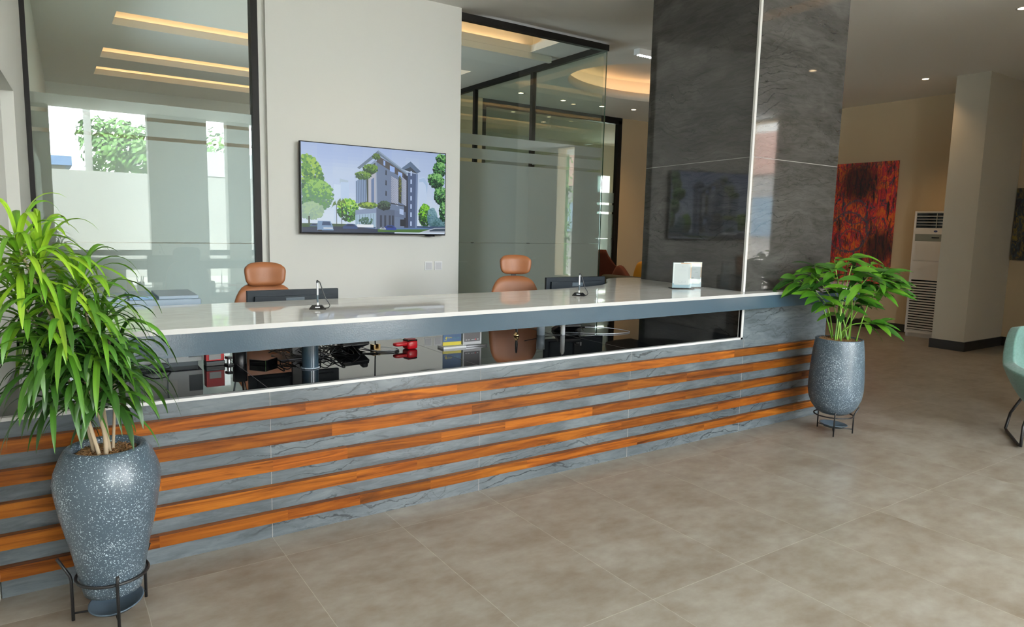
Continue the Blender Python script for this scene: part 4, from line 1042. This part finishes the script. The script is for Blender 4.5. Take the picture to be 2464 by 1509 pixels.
# (lateral, depth, height) tips relative to the pot centre
tips = [(-.36, 0, 1.22), (-.28, -.08, 1.26), (-.20, .06, 1.33), (-.12, -.10, 1.30), (-.05, .08, 1.37), (.02, -.06, 1.33), (.08, .10, 1.40), (.12, -.12, 1.25), (.20, .02, 1.33), (.27, -.04, 1.28), (.33, .06, 1.30), (.25, -.10, 1.20), (-.02, -.14, 1.18), (.10, -.02, 1.10), (.22, -.14, .90), (-.22, -.02, 1.12), (0.0, .02, 1.05), (.36, -.02, 1.22)]
ml = MB()
for q, (a, b, h) in enumerate(tips):
    a0 = rr.uniform(-.09, .09) + a * .15; b0 = rr.uniform(-.08, .08)
    P0 = Vector((RP[0], RP[1], .73)) + lat * a0 + view * b0; T = Vector((RP[0], RP[1], 0)) + lat * a + view * b + Vector((0, 0, h))
    mid = P0.lerp(T, .5) + Vector((0, 0, .06)) - lat * (a - a0) * .12
    pts = [p - G for p in spline3([P0, mid, T])]
    ms = MB(); n = len(pts); ms.tube(pts, .006, 'leaf_glossy', 7, tone=rr.choice([(.20, .40, .05), (.16, .34, .04), (.28, .48, .08)]), rs=[.0062 - .0034 * i / (n - 1) for i in range(n)]); ms.build('stem', root)
    ax = (T - mid).normalized(); nl = rr.randint(8, 11)
    for i in range(nl):
        t = i / (nl - 1); az = rr.uniform(0, 2 * PI) if i < nl - 1 else 0
        out = lat * math.copysign(1, a if abs(a) > .06 else rr.uniform(-1, 1)) * rr.uniform(.35, 1.0) + view * rr.uniform(-.8, .8)
        if i % 2: out = Vector((math.cos(az), math.sin(az), 0))
        if RP[1] + b > -.5 and out.y > .3: out.y *= .3
        d = out.normalized() + Vector((0, 0, rr.uniform(-.3, .5)))
        base = T - ax * .10 * (1 - t) - G
        L = rr.uniform(.16, .25); c = rr.choice([(.05, .17, .015), (.07, .22, .015), (.03, .11, .015), (.11, .29, .02)])
        ml.tube([base, base + d.normalized() * .02], .002, 'leaf_glossy', 5, tone=c)
        broad_leaf(ml, base + d.normalized() * .02, d, Vector((0, 0, 1)) - view * rr.uniform(.0, .9), L, rr.uniform(.046, .066), c, rr.uniform(.3, 1.0))
ml.build('foliage', root)

# ------------------------------------------------------------------ right-hand wall
def painting(name, y0, y1, z0, z1, mat, label):
    c = empty(name, (XR, (y0 + y1) / 2, z0), 0, label, 'painting', 'paintings on the beige wall')
    w = (y1 - y0) / 2
    m = MB(); m.box((-.035, -w, 0), (-.0005, w, z1 - z0), mat); m.build('canvas', c)
    return c
painting('painting', 2.60, 3.68, .76, 2.80, 'red_painting', 'tall abstract painting in red, orange and black on the beige wall')
p2 = painting('painting', -.25, .885, 1.26, 2.29, 'dark_painting', 'dark abstract painting cut off by the picture edge beyond the wall pillar')
# floor-standing air conditioner
AX0, AY0, AY1 = 11.02, 1.45, 2.10
c = empty('air_conditioner', (AX0, (AY0 + AY1) / 2, 0), 0, 'tall white floor standing air conditioner with louvred grilles by the wall pillar', 'air conditioner')
hw = (AY1 - AY0) / 2; D = .34
m = MB(); m.box((.012, -hw, .06), (D, hw, 1.96), 'ac_white', bev=.008); m.box((.02, -hw + .01, 0), (D - .02, hw - .01, .06), 'ac_white')
q_ = hw - .03; m.box((0, -hw, .06), (.012, hw, .099), 'ac_white'); m.box((0, -q_, .90), (.012, q_, 1.195), 'ac_white'); m.box((0, -q_, 1.205), (.012, q_, 1.50), 'ac_white'); m.box((0, -q_, 1.61), (.012, q_, 1.70), 'ac_white'); m.box((0, -hw, 1.941), (.012, hw, 1.96), 'ac_white')
for s in (-1, 1): m.box((0, s * hw, .10), (.012, s * (hw - .03), 1.94), 'ac_white')
m.build('housing', c)
m = MB(); m.box((.003, -hw + .031, 1.50), (.014, hw - .031, 1.61), 'ac_grey'); m.box((0, -.14, 1.53), (.004, .10, 1.585), 'ac_grey'); m.box((-.002, -.06, 1.55), (.001, .05, 1.565), 'gloss_black'); m.build('control_panel', c)
m = MB(); m.lathe([(0, 0), (.028, 0)], 'blue_logo', 24, xf=Matrix.Translation((-.001, .0, 1.655)) @ Matrix.Rotation(-PI / 2, 4, 'Y'), sy=1, sx=.55); m.build('emblem', c)
m = MB(); m.box((.010, -hw + .03, 1.705), (.013, hw - .03, 1.93), 'gloss_black')
for i in range(4): z = 1.745 + i * .045; m.box((-.004, -hw + .03, z), (.012, hw - .03, z + .008), 'ac_white')
m.box((.0, -.006, 1.70), (.012, .006, 1.93), 'ac_grey'); m.build('upper_grille', c)
m = MB(); m.box((.010, -hw + .03, .115), (.0135, hw - .03, .90), 'gloss_black')
for i in range(19): z = .125 + i * .0405; m.box((-.002, -hw + .03, z), (.012, hw - .03, z + .022), 'ac_white')
m.build('lower_grille', c)

# ------------------------------------------------------------------ lounge furniture
c = empty('sofa', (8.25, 4.55, 0), -PI / 2 + .06, 'low dark olive sofa behind the counter end', 'sofa')
m = MB(); m.box((-1.1, -.40, .12), (1.1, .45, .44), 'olive_fabric', bev=.04); m.build('seat', c)
m = MB(); m.box((-1.1, -.52, .12), (1.1, -.28, .80), 'olive_fabric', bev=.05); m.build('backrest', c)
for s in (-1, 1):
    m = MB(); m.box((s * 1.1, -.50, .12), (s * .92, .45, .62), 'olive_fabric', bev=.04); m.build('armrest', c)
    for y in (-.4, .35): m = MB(); m.tube([(s * 1.0, y, 0), (s * .98, y, .13)], .018, 'black_metal'); m.build('leg', c)
def pillow(loc, rz, ry, mat, label, w=.24):
    m = MB(); m.blob((0, 0, 0), w, .07, w, mat, e=.6); o = m.build('cushion'); o.location = loc; o.rotation_euler = (.2, ry, rz); tag(o, label, 'cushion', 'cushions on the olive sofa'); return o
pillow((8.13, 5.02, .78), -PI / 2, .55, 'mustard_fabric', 'mustard yellow cushion showing above the olive sofa back')
pillow((8.15, 5.60, .68), -PI / 2, .75, 'rust_fabric', 'rust coloured cushion showing above the olive sofa back')
c = empty('wing_chair', (8.80, 6.44, 0), PI * .40, 'rust orange high backed lounge chair behind the olive sofa', 'lounge chair')
m = MB()
def shell(u, v):
    a = -.25 * PI + u * 1.5 * PI; k = abs(u - .5) * 2
    top = .40 + .80 * (1 - max(0, (k - .30) / .7) ** .8) if k > .30 else 1.20
    z = .30 + (top - .30) * v; r = .40 + .05 * v
    return Vector((r * math.cos(a), r * math.sin(a) * .95 + .03 * v, z))
m.grid(shell, 40, 10, 'rust_fabric'); bmesh.ops.solidify(m.bm, geom=list(m.bm.faces), thickness=.05); m.build('shell', c)
m = MB(); m.blob((0, -.02, .38), .36, .36, .09, 'rust_fabric', e=.6); m.build('seat', c)
for i in range(4): a = PI / 4 + i * PI / 2; m = MB(); m.tube([(.25 * math.cos(a), .25 * math.sin(a), .32), (.32 * math.cos(a), .32 * math.sin(a), 0)], .014, 'black_metal'); m.build('leg', c)
# green lounge chair at the right edge; local +x is the way it faces
c = empty('armchair', (6.09, -1.49, 0), math.atan2(-.5, -.87), 'sea green fabric armchair on black sled legs at the right edge', 'armchair')
m = MB()
def gshell(u, v):
    # u runs from one arm front round the back to the other arm front, v from seat bottom to the rim
    a = PI * (.18 + 1.64 * u); k = abs(u - .5) * 2
    top = .86 if k < .38 else .86 - .26 * min(1, (k - .38) / .22) ** 1.2 - (.05 * max(0, (k - .6) / .4))
    z = .30 + (top - .30) * v; r = .15 + .21 * v ** .6
    return Vector((r * math.cos(a) * 1.05 - .02 - .05 * v * (1 - k), r * math.sin(a), z))
m.grid(gshell, 48, 14, 'teal_fabric')
sh = m.build('shell', c); so = sh.modifiers.new('thickness', 'SOLIDIFY'); so.thickness = .085; so.offset = 0; md = sh.modifiers.new('round', 'BEVEL'); md.width = .034; md.segments = 4; md.limit_method = 'ANGLE'
m = MB(); m.blob((.02, 0, .39), .27, .245, .075, 'teal_fabric', e=.55); m.build('seat_cushion', c)
m = MB(); m.blob((-.17, 0, .62), .07, .19, .22, 'teal_fabric', e=.6); m.build('back_cushion', c)
for s in (-1, 1):
    m = MB(); m.tube([(.14, s * .22, .31), (.22, s * .27, .16), (.26, s * .28, .015), (.20, s * .285, .012), (-.22, s * .285, .012), (-.30, s * .28, .014), (-.24, s * .27, .16), (-.16, s * .22, .31)], .011, 'black_metal', 8); m.build('sled_leg', c)

# ------------------------------------------------------------------ ceiling lamps
def downlight(x, y, label, power=16, grp='round downlights in the ceiling'):
    c = empty('downlight', (x, y, CEIL), 0, label, 'downlight', grp)
    m = MB(); m.lathe([(.042, -.001), (.058, -.004), (.060, 0)], 'white_trim', 32); m.build('trim_ring', c)
    m = MB(); m.lathe([(.0, -.0015), (.042, -.0015)], 'lamp_warm', 24); m.build('lamp', c)
    s = spot('downlight_lamp', (x, y, CEIL - .012), power)
    return c
for x, y, lab in [(6.34, 6.23, 'round warm downlight in the back row, farthest left behind the glass box'), (7.27, 6.29, 'round warm downlight in the back row, second from the left'), (8.14, 6.28, 'round warm downlight in the back row seen at the glass corner'), (8.80, 6.15, 'round warm downlight in the back row beside the stone column, outside the glass'), (10.07, 1.67, 'round warm downlight in the ceiling near the air conditioner and wall pillar'), (7.62, -.36, 'round warm downlight in the ceiling at the top right corner')]:
    downlight(x, y, lab, 75 if x > 10 else 22 if y < 0 else 60)
for x, y, lab in [(2.12, 2.08, 'round warm downlight above the desk, seen mirrored in the stone column'), (8.45, -2.36, 'round warm downlight in the lobby mirrored in the column front'), (7.3, -2.42, 'round warm downlight in the lobby mirrored at the white column edge')]:
    downlight(x, y, lab, 12)
def led_box(x, y, rz, label):
    c = empty('emergency_light', (x, y, CEIL), rz, label, 'ceiling light', 'small white boxes with bead lamps on the ceiling')
    bx('housing', (-.16, -.05, -.07), (.16, .05, 0), 'white_plastic', c, .006)
    m = MB()
    for i in range(7):
        for j in (-1, 1): m.blob((-.12 + i * .04, j * .018, -.072), .012, .012, .008, 'led_white', nu=8, nv=6, e=1)
    m.build('bead_lamps', c)
led_box(5.98, 3.02, .0, 'white ceiling box with bead lamps between the glass box and the column')
led_box(2.13, 1.70, 0, 'white ceiling box with bead lamps seen mirrored in the column')
led_box(11.2, 3.9, PI / 2, 'white ceiling box with bead lamps at the column edge near the painting wall')

# ------------------------------------------------------------------ outside, seen mirrored in the glass
struct(bx('ground', (-12, -30, -.14), (30, YF - .3, -.02), 'paving'))
struct(bx('ground_rear', (-12, YBB + .3, -.14), (30, 30, -.02), 'paving'))
struct(bx('wall_boundary', (-10, -12.2, -.02), (9.5, -12.0, 2.81), 'concrete'))
o = bx('shed', (-3.2, -16.5, -.02), (.35, -13.5, 3.0), 'facade_cream'); tag(o, 'low pale shed beyond the boundary wall, mirrored in the glass', 'shed')
bx('roof', (-3.4, -16.7, 3.0), (.5, -13.3, 3.25), 'blue_roof', o)
c = empty('tin_roof_house', (3.9, -15.0, 0), 0, 'house with grey tin roof beyond the boundary wall, mirrored in the glass', 'house')
bx('walls', (-.6, -1.6, -.02), (3.0, 1.6, 2.9), 'facade_cream', c); m = MB(); m.prism([(-2.0, 0), (2.0, 0), (0, .9)], -.8, 3.3, 'metal_sheet', xf=Matrix.Translation((0, 0, 2.9)) @ Matrix.Rotation(PI / 2, 4, 'Z') @ Matrix.Rotation(PI / 2, 4, 'X')); m.build('roof', c)
c = empty('house', (15.2, -9.0, 0), 0, 'pink plastered building with blue windows outside, mirrored in the column', 'building')
bx('walls', (0.2, -5.2, -.02), (6.0, 4.0, 3.1), 'facade_grey', c)
for i in range(4): bx('window', (.14, -3.6 + i * 1.9, 1.5), (.21, -2.5 + i * 1.9, 2.5), 'dull_window', c)
bx('band', (.12, -5.2, 3.1), (6.0, 4.0, 3.35), 'facade_pink', c); bx('upper_floor_sky_block', (.2, -5.2, 3.35), (6, 4.0, 8.5), 'facade_pink', c)  # upper storey made extra tall to block sky light at the right window
m = MB(); rr = random.Random(9)
m.box((11.9, -9.4, -.02), (14.4, -8.9, 6.2), 'tree_leaf', tone=(.02, .045, .012))  # added dark mass that blocks sky and its mirror image in the glass
for i in range(1500):
    p = Vector((rr.uniform(11.8, 14.5), -8.86 + rr.uniform(-.05, .1), rr.uniform(0, 6.3))); L = rr.uniform(.04, .09); a = rr.uniform(0, 3)
    g = rr.uniform(.5, 1.4); d = Vector((math.cos(a), rr.uniform(-.5, .5), math.sin(a))) * L; e = Vector((-math.sin(a), rr.uniform(-.5, .5), math.cos(a))) * L * .5
    m.poly([p - d, p - e, p + d, p + e], 'tree_leaf', tone=(.03 * g, .07 * g, .018 * g))
o = m.build('added_hedge'); tag(o, 'tall dark leafy screen added outside the right hand window to block sky light', 'added_hedge', kind='stuff')
def tree(loc, r, h, label, seed):
    c = empty('tree', loc, 0, label, 'tree', 'trees beyond the boundary wall')
    rr = random.Random(seed)
    m = MB(); m.tube([(0, 0, 0), (.1, .05, h * .4), (.0, .1, h * .75)], .14, 'bark', 8, rs=[.16, .12, .06]); m.build('trunk', c)
    m = MB()
    for k in range(13):
        a = rr.uniform(0, 6.28); q = rr.uniform(0, r * .7); bc = Vector((q * math.cos(a), q * math.sin(a), h * .72 + rr.uniform(-.45, .45) * r))
        br = r * rr.uniform(.3, .5)
        for i in range(170):
            d = Vector((rr.gauss(0, 1), rr.gauss(0, 1), rr.gauss(0, 1))).normalized(); p = bc + d * br * rr.uniform(.75, 1.05)
            n = (d + Vector((rr.uniform(-.6, .6), rr.uniform(-.6, .6), rr.uniform(-.2, .8)))).normalized(); s = n.orthogonal().normalized(); t = n.cross(s); L = rr.uniform(.06, .13)
            g = rr.uniform(.6, 1.3)
            m.poly([p - s * L, p - t * L * .5, p + s * L, p + t * L * .5], 'tree_leaf', tone=(.10 * g, .22 * g, .05 * g))
    m.build('foliage', c)
tree((1.75, -14.3, 0), 1.35, 4.9, 'leafy green tree beyond the boundary wall, mirrored in the big window', 1)
tree((4.8, -17.5, 0), 1.8, 4.6, 'dark rounded tree behind the tin roof, mirrored in the glass', 2)
m = MB(); m.tube([(0, 0, -.02), (0, 0, 6)], .09, 'concrete', 12); m.tube([(-.6, 0, 5.6), (.6, 0, 5.6)], .04, 'concrete', 6); o = m.build('utility_pole'); o.location = (.88, -12.9, 0); tag(o, 'grey utility pole beyond the boundary wall, mirrored in the glass', 'pole')
